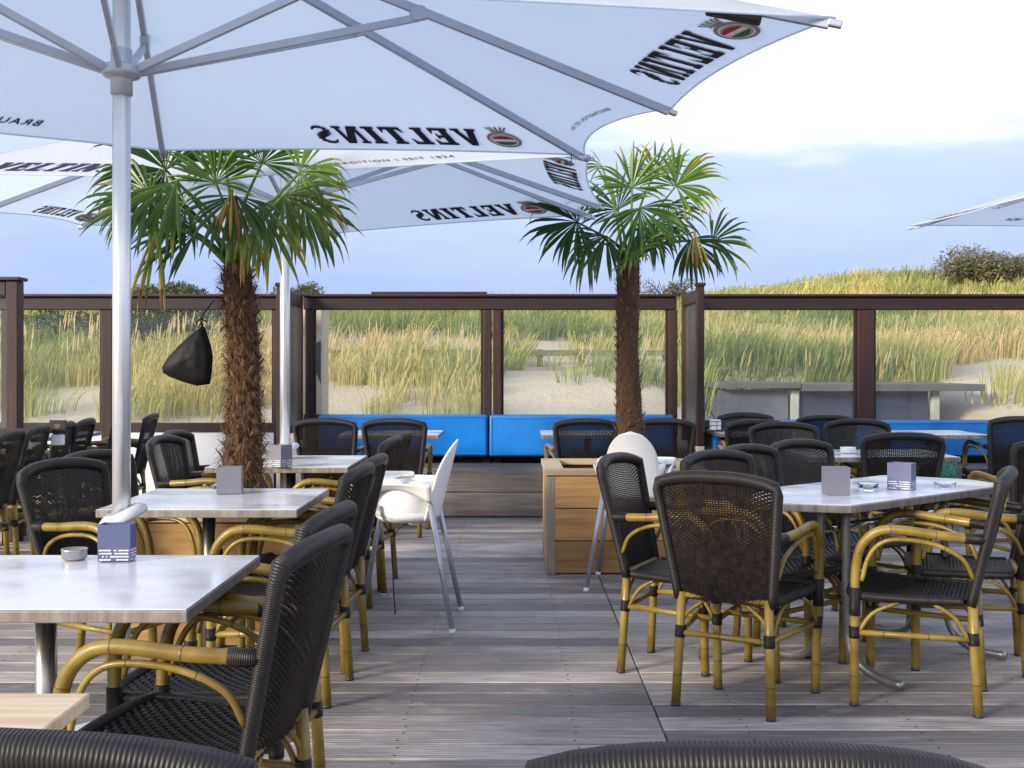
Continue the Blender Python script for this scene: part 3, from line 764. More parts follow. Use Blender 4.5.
# ---------------------------------------------------------------- tables
def table(x0, x1, y0, y1, label, mat='table', edge='edge', zt=.74, thick=.028, base='post', group='rectangular terrace tables', legx=None):
    cx, cy = (x0+x1)/2, (y0+y1)/2
    e = empty('terrace_table', (cx, cy, 0), label, 'table', group)
    w, d = x1-x0, y1-y0
    MB().box((0,0,zt-.0015), (w-.004, d-.004, .003)).build('tabletop', M[mat], e, bevel=.001)
    MB().box((0,0,zt-.003-thick/2), (w, d, thick-.001)).build('edge_band', M[edge], e, bevel=.003)
    lx = (legx or cx) - cx
    MB().tube([V(lx,0,zt-thick-.003), V(lx,0,.03)], .026, 16).build('pedestal', M['steel'], e, smooth=True)
    mb = MB()
    for a in range(4):
        an = PI/4 + a*PI/2; mb.tube([V(lx,0,.045), V(lx+math.cos(an)*.30, math.sin(an)*.30, .018)], [.022,.014], 8)
    mb.build('cross_foot', M['steel'], e, smooth=True)
    mb = MB()
    mb.box((lx,0,zt-thick-.010), (.34,.05,.012)); mb.box((lx,0,zt-thick-.017), (.05,.34,.012)); mb.build('top_bracket', M['dark_plastic'], e)
    return e
table(-1.52, -.70, 2.37, 3.06, 'pale metal-topped table with ashtray and blue menu box, nearest on the left', legx=-1.15)
table(-1.53, -.79, 4.04, 4.75, 'pale metal-topped table behind the front parasol pole', legx=-1.21)
table(-1.61, -.86, 5.76, 6.55, 'third pale table from the front on the left, right of the left palm trunk')
table(-4.12, -3.42, 6.2, 6.9, 'far left table beside the first chairs of the long row')
table(-4.12, -3.46, 7.15, 7.8, 'far left table with the black sign on it')
table(-4.0, -3.36, 8.3, 9.0, 'rear left table beyond the nearest fence run')
table(-1.36, -.57, 8.55, 9.2, 'small table at the blue bench behind the left white high chair', 'table_blue')
table(.23, .98, 8.55, 9.2, 'small table at the blue bench left of the right palm trunk', 'table_blue')
table(1.66, 2.3, 8.75, 9.35, 'small table beside the pale post foot of the right wing screen', 'table_blue')
table(3.0, 3.72, 8.55, 9.2, 'small white table before the right blue bench', 'table_blue')
table(1.74, 2.62, 6.42, 7.02, 'small table with the white ashtray amid the right background chairs', 'table_blue')
# wooden table at lower left
e = empty('wooden_table', (-1.05, 1.5, 0), 'pale birch table top cut off by the lower left corner', 'table')
MB().box((0,0,.728), (.75, .52, .024), col=.6).build('tabletop', M['light_table'], e, bevel=.003)
MB().tube([V(0,0,.715), V(0,0,.03)], .026, 16).build('pedestal', M['steel'], e, smooth=True)
MB().lathe((0,0,.003), [(.2,0),(.2,.01),(.05,.03),(.03,.05)], 28).build('foot_plate', M['steel'], e, smooth=True)

# long right table with tube base
def rounded(poly, r=.05, n=4):
    out = []; N = len(poly)
    for i in range(N):
        p = V(*poly[i],0); a = (V(*poly[i-1],0)-p); b_ = (V(*poly[(i+1)%N],0)-p); rr = min(r, a.length*.4, b_.length*.4)
        a = p + a.normalized()*rr; b_ = p + b_.normalized()*rr
        for k in range(n+1):
            t = k/n; q = a*(1-t)**2 + p*2*t*(1-t) + b_*t*t; out.append((q.x, q.y))
    return out
poly = [(1.02,4.235),(1.29,4.165),(1.96,4.69),(2.20,4.88),(2.14,5.12),(1.82,5.35),(1.14,4.79),(.965,4.47)]
ctr = V(1.62, 4.78, 0)
e = empty('tilt_top_table', ctr, 'large grey-blue table with cut corners and bent chrome legs at the front right', 'table')
pl = [(x-ctr.x, y-ctr.y) for x, y in poly]
MB().prism(rounded([(x*.994, y*.994) for x, y in pl]), .737, .741).build('tabletop', M['table_blue'], e)
MB().prism(rounded(pl), .708, .7368).build('edge_band', M['edge'], e, bevel=.003)
ux = V(.8, .6, 0); uy = V(-.6, .8, 0)
for s in (-1, 1):
    for q in (-1, 1):
        c_ = ux*s*.36
        pts = curve([c_ + uy*q*.06 + V(0,0,.70), c_ + uy*q*.07 + V(0,0,.25), c_ + uy*q*.10 + V(0,0,.09), c_ + uy*q*.20 + V(0,0,.03), c_ + uy*q*.34 + ux*s*.02 + V(0,0,.022)], 6)
        MB().tube(pts, .019, 12).build('leg', M['tube_grey'], e, smooth=True)
MB().tube([ux*-.36 + V(0,0,.60), ux*.36 + V(0,0,.60)], .016, 10).build('cross_tube', M['chrome'], e, smooth=True)

# ---------------------------------------------------------------- table items
def menu_box(x, y, z, rz, label, w=.10, h=.115, d=.06, front='menu', side='menu', lines=True, gray=False):
    e = empty('menu_box', (x, y, z+.0015), label, 'menu holder', 'card menu boxes', rz)
    t = .003
    mb = MB()
    mb.box((0,-d/2+t/2,h/2), (w, t, h)); mb.box((0,d/2-t/2,h/2), (w, t, h)); mb.box((-w/2+t/2,0,h/2), (t, d-2*t, h)); mb.box((w/2-t/2,0,h/2), (t, d-2*t, h)); mb.box((0,0,t/2+.0005), (w-2*t, d-2*t, t))
    bx = mb.build('sleeve', M[front], e)
    MB().box((0, .002, h/2-.004), (w-.012, d-.022, h-.014)).build('menu_cards', M['menu_white'] if not gray else M['menu_grey'], e)
    if lines:
        for sgn, L_, ax in ((-1, w, 'x'), (1, d, 'y')):
            mb = MB()
            for r, segs in enumerate(((.05,.42,.50,.60,.64,.96), (.05,.46,.52,.95), (.14,.19,.26,.31,.38,.96), (.05,.40,.58,.96))):
                zz = h*(.30 - .085*r)
                for a, b_ in zip(segs[0::2], segs[1::2]):
                    xq = a
                    while xq < b_ - .02:                       # word of tiny uneven glyph strokes
                        gw = R.uniform(.012, .026); hh = .0040 if R.random() < .7 else .0028
                        c0 = (xq + gw/2 - .5)*L_
                        if ax == 'x': mb.box((c0, -d/2-.0006, zz), (gw*L_, .0008, hh))
                        else: mb.box((w/2+.0006, c0, zz), (.0008, gw*L_, hh))
                        xq += gw + .009
            mb.build('printed_lines', M['menu_white'], bx)
    return e
p = on(113, 562, .742); menu_box(p.x, p.y+.03, .741, .02, 'dark blue menu box with white print on the nearest left table', .087, .098, .05)
p = on(228, 494, .742); menu_box(p.x, p.y+.03, .741, .1, 'plain grey-blue menu box before the left palm trunk, beside the glass ashtray', .10, .11, .06, front='menu_grey', lines=False)
p = on(278, 467, .742); menu_box(p.x, p.y+.03, .741, -.5, 'small menu box with a pale printed foot on the third left table', .10, .115, .09, front='menu_grey')
p = on(838, 495, .742); menu_box(p.x, p.y+.03, .741, .0, 'plain mauve-grey menu box, left one on the front right table', .098, .112, .07, front='menu_grey', lines=False)
p = on(905, 490, .742); menu_box(p.x, p.y+.04, .741, -.62, 'blue and grey menu box with white print, right one on the front right table', .10, .112, .075)
def ring_tray(x, y, z, r, h, mat, name, label, cat, group=None):
    e = empty(name, (x, y, z+.0015), label, cat, group)
    MB().lathe((0,0,0), [(r*.86,0),(r,.004),(r,h*.8),(r*1.04,h*.86),(r*1.04,h),(r*.9,h),(r*.88,h*.5),(r*.3,h*.35)], 28).build('bowl', M[mat], e, smooth=True)
    return e
p = on(70, 561, .742); ea = ring_tray(p.x, p.y+.03, .741, .033, .028, 'steel', 'ashtray', 'round chrome ashtray left of the blue menu box on the nearest left table', 'ashtray', 'ashtrays on tables')
p = on(229, 491, .742); ring_tray(p.x-.02, p.y-.02, .741, .042, .03, 'clear', 'ashtray', 'clear glass ashtray before the plain menu box on the second left table', 'ashtray', 'ashtrays on tables')
p = on(868, 491, .742); ring_tray(p.x, p.y, .741, .042, .032, 'clear', 'ashtray', 'clear glass ashtray between the two menu boxes on the front right table', 'ashtray', 'ashtrays on tables')
p = on(848, 453, .742); ring_tray(p.x, p.y, .741, .045, .035, 'white_plastic', 'ashtray', 'white ashtray on the small table amid the right background chairs', 'ashtray', 'ashtrays on tables')
p = on(945, 487, .742); ring_tray(p.x, p.y, .741, .045, .02, 'clear', 'ashtray', 'flat clear glass dish near the far end of the front right table', 'ashtray', 'ashtrays on tables')
# black sign on pale foot
p = V((58-CX)/F*7.4, 7.4, .741)
e = empty('table_sign', p, 'small black sign with a gold mark standing on a far left table', 'sign')
MB().box((0,0,.035), (.07,.06,.068)).build('foot', M['menu_white'], e, bevel=.004)
MB().box((0,0,.125), (.11,.02,.088)).build('board', M['sign_black'], e, bevel=.002)
mb = MB(); mb.tube([V(.02*math.cos(a*PI/8), -.0115, .128+.013*math.sin(a*PI/8)) for a in range(16)], .002, 5, closed=True); mb.box((0,-.0115,.128), (.018,.002,.006)); mb.build('emblem', M['gold'], e)
# wire caddy by the wing screen
e = empty('wire_caddy', (at(712, 432, 9.0).x, 9.0, .742), 'small black wire caddy with napkins on the table by the right wing screen', 'caddy')
mb = MB()
for zz in (.004, .05, .085): mb.tube([V(-.08,-.05,zz), V(.08,-.05,zz), V(.08,.05,zz), V(-.08,.05,zz)], .003, 6, closed=True)
for xq in (-.08, -.03, .03, .08):
    for yq in (-.05, .05): mb.tube([V(xq,yq,.0), V(xq,yq,.085)], .0025, 6)
mb.tube(curve([V(-.06,0,.0), V(-.06,0,.17), V(-.05,0,.19), V(-.04,0,.17)], 4), .003, 6); mb.build('frame', M['dark_plastic'], e)
MB().box((.025,0,.055), (.085,.075,.08)).build('napkins', M['white_wall'], e, bevel=.004)
# netting heap on the right bench
def heap_at(cx, cy, cz):
    e = empty('net_heap', (cx, cy, cz), 'heap of green netting at the right blue bench', 'netting')
    mb = MB()
    for k in range(260):
        a = R.uniform(0, 2*PI); r0 = R.random()**.5
        p = V(math.cos(a)*r0*.30, math.sin(a)*r0*.15, .02); q = V(math.cos(a+R.uniform(-1,1))*r0*.3, math.sin(a)*.13, R.uniform(.08, .26)*(1.15-r0*.7))
        m_ = (p+q)/2 + V(R.uniform(-.06,.06), R.uniform(-.05,.05), R.uniform(.02,.1))
        mb.tube(curve([p, m_, q, q + V(R.uniform(-.12,.12), R.uniform(-.05,.05), -.06)], 3), .0035, 4, cap=False)
    core = MB().lathe((0,0,0), [(.30,0),(.31,.05),(.25,.13),(.12,.2),(.02,.22)], 20)
    for v_ in core.v: v_ += V(noise.noise(v_*9)*.05, 0, noise.noise(v_*7+V(3,1,2))*.04); v_.y *= .5
    mb.build('strands', M['netting'], e); core.build('bundle', M['netting'], e, smooth=True)
heap_at(at(912, 460, 8.2).x, 8.2, .455)
o = MB().box((0,0,0), (.62,.34,.04)).build('bench_board', M['bench_wood'], loc=V(at(912, 460, 8.2).x, 8.2, .432), bevel=.004)
st = empty('low_stool', (at(912, 460, 8.2).x, 8.2, 0), 'low wooden stool under the green netting heap', 'stool')
o.parent = st; o.name = 'seat'; o.location = (0, 0, .432)
for sx_ in (-.27, .27):
    for sy_ in (-.13, .13): MB().box((sx_, sy_, .205), (.04,.04,.41), col=.3).build('leg', M['bench_wood'], st)

# ---------------------------------------------------------------- planters
def planter(x0, x1, y0, y1, h, label):
    e = empty('planter_box', ((x0+x1)/2, (y0+y1)/2, 0), label, 'planter', 'pine planter boxes'); w, d = x1-x0, y1-y0
    n = 3; bh = (h-.045)/n; t = .03
    for k in range(n):
        for s in (-1, 1):
            MB().box((0, s*(d/2-t/2), .006+bh*(k+.5)), (w-.09, t, bh-.006), col=R.random()).build('board', M['planter'], e, bevel=.003)
            MB().box((s*(w/2-t/2), 0, .006+bh*(k+.5)), (t, d-.09, bh-.006), col=R.random()).build('board', M['planter'], e, bevel=.003)
    for sx_ in (-1, 1):
        for sy_ in (-1, 1): MB().box((sx_*(w/2-.022), sy_*(d/2-.022), (h-.04)/2), (.05,.05,h-.042), col=R.random()).build('corner_post', M['pale_wood'], e, bevel=.004)
    c = .12
    for s in (-1, 1):
        MB().box((0, s*(d/2-c/2+.015), h-.018), (w+.03, c, .034), col=R.random()).build('cap_board', M['planter_top'], e, bevel=.003)
        MB().box((s*(w/2-c/2+.015), 0, h-.018), (c, d+.03-2*c-.004, .034), col=R.random()).build('cap_board', M['planter_top'], e, bevel=.003)
    mb = MB(); mb.grid(lambda u, v: V((u-.5)*(w-.08), (v-.5)*(d-.08), h-.10+.02*noise.noise(V(u*7, v*7, 2))), 16, 12); mb.build('soil', M['soil'], e)
    return e
planter(.215, 1.18, 6.71, 7.55, .64, 'square pine planter box with the right palm, behind the right high chair')
planter(-1.78, -.98, 4.96, 5.56, .60, 'orange pine planter box below the left palm, under the second left table')

# ---------------------------------------------------------------- palms
def frond(parent, base, hub, axd, up, Rb, tint, droop=1.0, spread=2.2, nseg=None):
    nseg = nseg or max(8, int(15*spread))
    out = hub - base; ln = out.length
    pet = curve([base, lerp(base, hub, .5) + V(0,0,ln*.08) + V(out.x, out.y, 0)*-.06, hub], 6)
    mb = MB(); mb.tube(pet, [lerp(.012,.0055,k/(len(pet)-1)) for k in range(len(pet))], 6, col=min(.62, tint+.12))
    axd = axd.normalized(); side = axd.cross(up).normalized(); up = side.cross(axd).normalized()
    dphi = 2*spread/nseg
    for k in range(nseg):
        if R.random() < .06: continue
        ph = -spread + (k+.5)*dphi + R.gauss(0,.05)
        sd = axd*math.cos(ph) + side*math.sin(ph) + up*R.uniform(-.13,.13)
        sd = (sd + up*.16*abs(math.sin(ph))).normalized()
        Ls = Rb*(1 - .30*(abs(ph)/max(spread, 1.5))**2)*R.uniform(.84,1.1)
        tw = (axd*-math.sin(ph) + side*math.cos(ph)).normalized()
        n = sd.cross(tw).normalized(); pts = []; ws = []
        dr = droop*R.uniform(.45,1.5)*(2.6 if R.random() < .16 else 1); kink = R.uniform(.34, .62)
        cur = hub.copy(); d = sd.copy(); N = 8
        for q in range(N+1):
            t = q/N; pts.append(cur.copy()); r = Ls*t
            ws.append(max(.0014, min(2*r*math.tan(dphi/2)*1.04, .030*Rb/.35) * (1 if t < .45 else (1-(t-.45)/.55)**.75)))
            if q < N:
                g_ = dr*(.05 + (.62*(t-kink)/(1-kink) if t > kink else 0))
                d = (d + V(0,0,-1)*g_).normalized(); cur = cur + d*(Ls/N)
        tt = min(1, max(0, tint + R.gauss(0,.05))); fold = .4; tipc = .3 if R.random() < .45 else 0
        b_ = len(mb.v)
        for p, w in zip(pts, ws): mb.v += [p - tw*w/2 + n*w*fold*.5, p - n*w*fold*.5, p + tw*w/2 + n*w*fold*.5]
        for q in range(N):
            a = b_ + q*3; ct = min(1, tt + (tipc if q >= N-2 else (tipc*.4 if q == N-3 else 0)) + R.gauss(0, .012))
            mb.face([a, a+1, a+4, a+3], col=ct); mb.face([a+1, a+2, a+5, a+4], col=ct)
    mb.build('frond', M['palm'], parent, smooth=False)

def palm(x, y, z0, z1, r0, r1, label, fronds, rough_trunk, bulge=1.0):
    e = empty('palm_tree', (x, y, z0), label, 'palm tree', 'potted fan palms'); H = z1 - z0
    cen = lambda t: V(.03*math.sin(t*3.0)*(1 if rough_trunk else -.6) - (.0 if rough_trunk else .03*t), .02*math.sin(t*4), t*H)
    rad = lambda t: lerp(r0, r1, t**1.2)*(1+.08*math.sin(t*9))
    mb = MB(); n = 22; NR = 44
    for j in range(NR+1):
        t = j/NR; c = cen(t)
        for k in range(n):
            a = 2*PI*k/n; rr = rad(t)*(1 + .16*noise.noise(V(math.cos(a)*2.2, math.sin(a)*2.2, t*16)) + .07*noise.noise(V(math.cos(a)*6, math.sin(a)*6, t*50)))
            mb.v.append(c + V(math.cos(a)*rr, math.sin(a)*rr, 0))
    for j in range(NR):
        for k in range(n): mb.face([j*n+k, j*n+(k+1)%n, (j+1)*n+(k+1)%n, (j+1)*n+k])
    N = int(150*bulge*(1 if rough_trunk else .8))
    for k in range(N):
        t = k/N*.985; a = k*2.399 + R.uniform(-.3,.3); c = cen(t); out = V(math.cos(a), math.sin(a), 0); sd = V(-math.sin(a), math.cos(a), 0)
        rr = rad(t); ln = R.uniform(.025,.06)*(1.1 if rough_trunk else .95)
        p = c + out*rr*.92
        w = R.uniform(.018,.034)*(1 if rough_trunk else .8)
        up = R.uniform(.6,1.2)
        pts = [p, p + out*ln*.35 + V(0,0,ln*.5*up), p + out*ln*.8*R.uniform(.4,1.1) + V(0,0,ln*up)]
        mb.tube(pts, [w*.55, w*.45, w*.22], 5, flat=.35, col=.9)
    tr = mb.build('trunk', M['trunk'], e, smooth=True)
    mb = MB()
    for k in range(int((5200 if rough_trunk else 3000))):
        t = R.random(); a = R.uniform(0, 2*PI); c = cen(t); out = V(math.cos(a), math.sin(a), 0)
        p = c + out*rad(t)*.97; ln = R.uniform(.02,.075)*(1 if rough_trunk else .5)
        d = (out*R.uniform(.2,1.0) + V(R.uniform(-.6,.6), R.uniform(-.6,.6), R.uniform(-.9,.7))).normalized()
        mb.ribbon([p, p + d*ln*.5, p + d*ln + V(0,0,-ln*.3)], [.004,.0035,.001], V(-math.sin(a), math.cos(a), .3).normalized())
    mb.build('trunk_fibres', M['fibre'], tr)
    crown = cen(1.0); O = e.location
    for (px, py, dy, ax, az_, ay, Rb, tint, droop, spread) in fronds:
        hub = at(px, py, y + dy) - O; a = V(ax, ay, az_).normalized()
        up = V(R.uniform(-.35,.35), -1, .55 + R.uniform(-.25,.25)); up = up - a*up.dot(a)
        frond(e, crown + V(R.uniform(-.03,.03), R.uniform(-.03,.03), R.uniform(-.05,.01)), hub, a, up.normalized(), Rb, tint, droop, spread)
    return e
# each frond: hub of the fan (seen at px, py, dy metres nearer or farther), blade axis (x, z, y), length, tint, droop, spread
FL = [(166,170,-.05,-.8,.35,-.2,.36,.16,1.0,2.2), (150,196,-.2,-.9,-.2,-.3,.33,.40,1.3,2.0), (186,205,.2,-.7,-.5,.2,.34,.14,1.1,1.8), (128,205,.05,-.8,-.6,0,.22,.50,1.3,1.3),
      (216,183,-.1,-.15,1,-.3,.27,.34,.5,1.9), (262,163,.05,.1,1,0,.30,.20,.4,2.0), (300,172,-.1,.9,.25,-.2,.29,.62,1.3,1.9), (284,196,-.2,.5,-.7,-.3,.34,.42,1.1,1.6),
      (236,196,-.35,0,-1,-.5,.33,.26,1.0,1.5), (196,232,.0,-1,-.25,-.2,.34,.20,.8,1.2),
      (232,190,-.42,0,-1,-.1,.24,.86,1.2,.45), (262,208,-.3,.35,-1,-.1,.36,.50,.8,.8), (158,222,-.1,-.1,-1,0,.40,.72,.6,.35), (142,184,.1,-.4,-.2,0,.17,.76,.8,.8),
      (304,206,.1,.7,-.7,.1,.32,.32,1.1,1.3), (226,168,.2,-.3,1,.2,.27,.24,.6,1.7),
      (246,214,-.25,.1,-1,-.3,.30,.82,1.0,.4), (176,182,-.25,-.5,-.8,-.3,.38,.44,1.0,.8), (292,188,-.1,.75,-.3,-.1,.33,.56,1.3,1.4)]
FL = [(a, b_, min(-.06, c_ - .12)) + tuple(r_[:4]) + (r_[4] + (.08 if r_[4] < .6 else 0),) + tuple(r_[5:]) for a, b_, c_, *r_ in FL]
pb = V(-1.29, 5.16, 0)
palm(pb.x, pb.y, .52, 1.74, .092, .058, 'left fan palm with shaggy brown trunk and dark drooping fronds, black bag hanging from it', FL, True)
FR_ = [(632,188,-.1,-.05,1,0,.32,.56,.5,1.9), (676,186,.0,.6,.8,0,.36,.55,1.2,2.1), (577,222,-.1,-.85,.15,-.2,.40,.10,.9,2.3), (640,208,-.2,.25,-.9,-.2,.38,.32,.6,1.8),
       (632,253,-.2,.5,.05,-.9,.26,.46,.5,2.0), (606,236,-.15,-.5,-.7,-.2,.34,.20,.9,1.6), (690,240,.0,.45,-.8,0,.34,.16,1.0,1.5), (712,242,.1,.95,.05,-.1,.33,.34,1.1,1.6),
       (655,172,.2,.3,.9,.2,.28,.44,.9,1.9), (602,166,.1,-.6,.2,0,.17,.55,1.6,1.0), (655,222,.15,.3,-.6,.2,.33,.14,.9,1.7), (618,210,.1,-.5,.6,.1,.33,.30,.7,1.8),
       (668,205,.05,.7,-.5,-.1,.34,.38,1.0,1.4), (694,232,-.1,.2,-1,0,.26,.84,1.0,.4), (645,238,.1,.6,.4,.1,.28,.24,1.0,1.6), (588,240,.1,-.2,-1,0,.34,.36,.8,.5)]
palm(.785, 7.12, .55, 1.97, .088, .064, 'fan palm with slim trunk and bright green fronds growing from the right planter', FR_, False)

# black bag hanging at the left palm
BY = 5.17
outl = [(203,325),(206,330),(211,345),(213,356),(212,372),(210,384),(197,386),(183,382),(170,377),(163,373),(162,367),(168,357),(178,346),(190,335),(199,328)]
C0 = at(192, 358, BY)
e = empty('black_bag', C0, 'black cloth drawstring bag hanging beside the left palm trunk', 'bag')
ol = [at(px, py, BY) - C0 for px, py in outl]; mb = MB(); rings = 9; cc = V(0,0,0)
for s in (-1, 1):
    b_ = len(mb.v)
    for j in range(rings+1):
        t = j/rings
        for k, p_ in enumerate(ol):
            q = p_*t; dep = s*.055*math.sqrt(max(0, 1-t*t))
            w_ = noise.noise(V(q.x*16+2, q.z*22, s*3))*.016*(1-t*t) + noise.noise(V(q.x*45, q.z*14, s))*.006*(1-t*t)
            mb.v.append(V(q.x, dep + w_, q.z))
    n = len(ol)
    for j in range(rings):
        for k in range(n):
            k2 = (k+1) % n; f = [b_+j*n+k, b_+j*n+k2, b_+(j+1)*n+k2, b_+(j+1)*n+k]
            mb.face(f if s > 0 else f[::-1])
mb.build('pouch', M['black_cloth'], e, smooth=True)
MB().tube(curve([at(203,326,BY)-C0, at(201,320,BY)-C0, at(205,312,BY)-C0, at(214,300,5.24)-C0], 5), .0035, 6).build('cord', M['black_cloth'], e, smooth=True)
mb = MB()
for a, b_ in (((201,319),(196,323)), ((202,319),(208,322)), ((202,322),(199,328))): mb.tube([at(*a,BY)-C0+V(0,-.01,0), at(*b_,BY)-C0+V(0,-.012,0)], .004, 6)
mb.build('knot', M['black_cloth'], e)

# ---------------------------------------------------------------- high chairs
def highchair(x, y, heading, label):
    e = empty('high_chair', (x, y, 0), label, 'high chair', 'white plastic high chairs', -math.radians(heading))
    # shell: side walls + curved back, faces +Y
    def wall(u, v):     # U-shaped wall from one front end round the back to the other
        a = lerp(-.30*PI, 1.30*PI, u); cx_, cy_ = math.cos(a), -math.sin(a)
        r = lerp(.150, .178, v); yy = cy_*r*(1.15 if cy_ > 0 else .95)
        return V(cx_*r, yy - .01, lerp(.515 + .03*max(0, cy_), .712, v))
    MB().grid(wall, 40, 8).build('seat_shell', M['white_plastic'], e, smooth=True, solid=.008)
    def back(u, v):
        w = .152*math.sqrt(max(.0004, 1 - (max(0, v-.52)/.48)**2)) * lerp(1.0, .93, v); x = (u*2-1)*w
        return V(x, -.165 - .095*v + .055*(x/.152)**2, .52 + .385*v)
    MB().grid(back, 20, 20).build('backrest', M['white_plastic'], e, smooth=True, solid=.009)
    mb = MB(); mb.lathe((0,-.01,.50), [(.02,0),(.13,.003),(.155,.02),(.165,.05)], 26); mb.build('seat', M['white_plastic'], e, smooth=True)
    # tray with raised rim
    pl = rounded([(-.225,-.02),(-.225,.25),(.225,.25),(.225,-.02),(.155,-.02),(.13,.05),(-.13,.05),(-.155,-.02)], .04)
    mb = MB(); mb.prism(pl, .705, .717); mb.build('tray', M['white_plastic'], e, bevel=.004)
    mb = MB(); mb.tube([V(a, b_, .719) for a, b_ in rounded([(-.22,-.015),(-.22,.245),(.22,.245),(.22,-.015)], .05)], .008, 8); mb.build('tray_rim', M['white_plastic'], e, smooth=True)
    ap = MB()
    for s in (-1, 1):
        ap.grid(lambda u, v, s=s: V(s*lerp(.222,.18,v), lerp(-.15,.235,u), lerp(.705, .60 - .0 + .075*math.sin(PI*u), v)), 14, 4)
    ap.grid(lambda u, v: V(lerp(-.20,.20,u), lerp(.24,.205,v), lerp(.705, .59 + .07*math.sin(PI*u), v)), 14, 4)
    ap.build('tray_apron', M['white_plastic'], e, smooth=True, solid=.006)
    for sx_ in (-1, 1):
        for sy_ in (-1, 1):
            lg = MB().tube([V(sx_*.155, sy_*.135-.005, .60), V(sx_*.25, sy_*.255, .012)], [.0145,.0125], 12).build('leg', M['alu_dark'], e, smooth=True)
            MB().tube([V(sx_*.250, sy_*.2555, .0), V(sx_*.2485, sy_*.254, .02)], .0155, 12).build('foot', M['white_plastic'], lg, smooth=True)
    mb = MB(); mb.tube(curve([V(.05,-.05,.505), V(.06,.06,.42), V(.055,.07,.2), V(.06,.06,.02)], 6), .008, 6, flat=.4); o = mb.build('harness_strap', M['dark_plastic'], e, smooth=True)
    return e
highchair(-.53, 5.48, -88, 'white plastic high chair seen from the side at the left tables')
highchair(.715, 6.40, 12, 'white high chair seen from behind before the right planter box')

# odd bits
o = MB().lathe((at(402,521,8.9).x, 8.95, .003), [(.05,0),(.062,.01),(.068,.06),(.07,.075),(.06,.075),(.055,.02)], 24).build('dog_bowl', M['blue_vinyl'], smooth=True); tag(o, 'small dark blue bowl on the deck beneath the bench table', 'bowl')
mb = MB(); mb.grid(lambda u, v: V((u-.5)*.07, (v-.5)*.05, .012+.02*abs(noise.noise(V(u*5, v*5, 3)))), 8, 8)
p = on(386, 598); o = mb.build('wrapper', M['clear'], loc=V(p.x, p.y, .004), solid=.001); tag(o, 'crumpled clear wrapper on the deck below the left high chair', 'litter')

# ---------------------------------------------------------------- lettering
def stroke_letters():
    """letter outlines on a 0..w x 0..1 field, as convex polygons"""
    def bar(x0,y0,x1,y1): return [(x0,y0),(x1,y0),(x1,y1),(x0,y1)]
    s = .10
    L = {}
    L['V'] = (1.10, [[(.06,1),(.40,1),(.70,0),(.40,0)], [(.48,.14),(.70,0),(1.04,1),(.82,1)], bar(0,.88,.48,1), bar(.72,.88,1.10,1)])
    L['E'] = (.92, [bar(.08,0,.40,1), bar(.0,.86,.84,1), bar(0,0,.88,.14), bar(.40,.43,.66,.57), [(.68,.86),(.84,.86),(.84,.64),(.76,.70)], [(.70,.14),(.88,.14),(.90,.36),(.80,.28)], bar(.59,.34,.68,.66)])
    L['L'] = (.86, [bar(.08,0,.40,1), bar(0,.88,.50,1), bar(0,0,.80,.14), [(.62,.14),(.80,.14),(.84,.38),(.74,.28)]])
    L['T'] = (.96, [bar(.31,0,.64,1), bar(.02,.86,.94,1), bar(.20,0,.76,.12), [(.02,.86),(.18,.86),(.10,.72),(.02,.64)], [(.78,.86),(.94,.86),(.94,.64),(.86,.72)]])
    L['I'] = (.54, [bar(.10,0,.43,1), bar(0,.88,.54,1), bar(0,0,.54,.12)])
    L['N'] = (1.06, [bar(.08,0,.26,1), [(.08,1),(.42,1),(.98,0),(.64,0)], bar(.80,0,.98,1), bar(0,0,.38,.12), bar(0,.88,.30,1), bar(.68,.88,1.06,1)])
    pts = [(.72,.78),(.66,.88),(.54,.94),(.38,.95),(.24,.90),(.16,.80),(.17,.68),(.26,.59),(.42,.53),(.58,.46),(.68,.37),(.70,.24),(.62,.12),(.46,.05),(.30,.05),(.17,.11),(.10,.22)]
    wd = [.06,.09,.12,.14,.18,.23,.26,.28,.29,.28,.26,.23,.18,.14,.12,.09,.06]
    polys = []
    for i in range(len(pts)-1):
        a, b_ = V(*pts[i],0), V(*pts[i+1],0); d = (b_-a).normalized(); n = V(-d.y, d.x, 0)
        polys.append([tuple((a-n*wd[i]/2)[:2]), tuple((b_-n*wd[i+1]/2)[:2]), tuple((b_+n*wd[i+1]/2)[:2]), tuple((a+n*wd[i]/2)[:2])])
    L['S'] = (.84, polys)
    return L
LET = stroke_letters()
def word_veltins():
    out = []; x = 0
    for ch in 'VELTINS':
        w, ps = LET[ch]
        for p in ps: out.append([(x+a, b_) for a, b_ in p])
        x += w + (.07 if ch == 'L' else .17)
    return out, x - .17
def font_word(txt):
    cu = bpy.data.curves.new('tmp', 'FONT'); cu.body = txt; cu.size = 1.0; cu.space_character = 1.25; cu.offset = .012; cu.resolution_u = 3
    o = bpy.data.objects.new('tmp', cu); COL.objects.link(o); bpy.context.view_layer.update()
    me = bpy.data.meshes.new_from_object(o.evaluated_get(bpy.context.evaluated_depsgraph_get()))
    vs = [v.co.copy() for v in me.vertices]; fs = [tuple(p.vertices) for p in me.polygons]
    bpy.data.objects.remove(o); bpy.data.curves.remove(cu); bpy.data.meshes.remove(me)
    x0 = min(v.x for v in vs); x1 = max(v.x for v in vs); h = max(v.y for v in vs)
    return [((v.x-x0)/h, v.y/h) for v in vs], fs, (x1-x0)/h
SMALL = font_word('BRAUTRADITION | SEIT 1824')

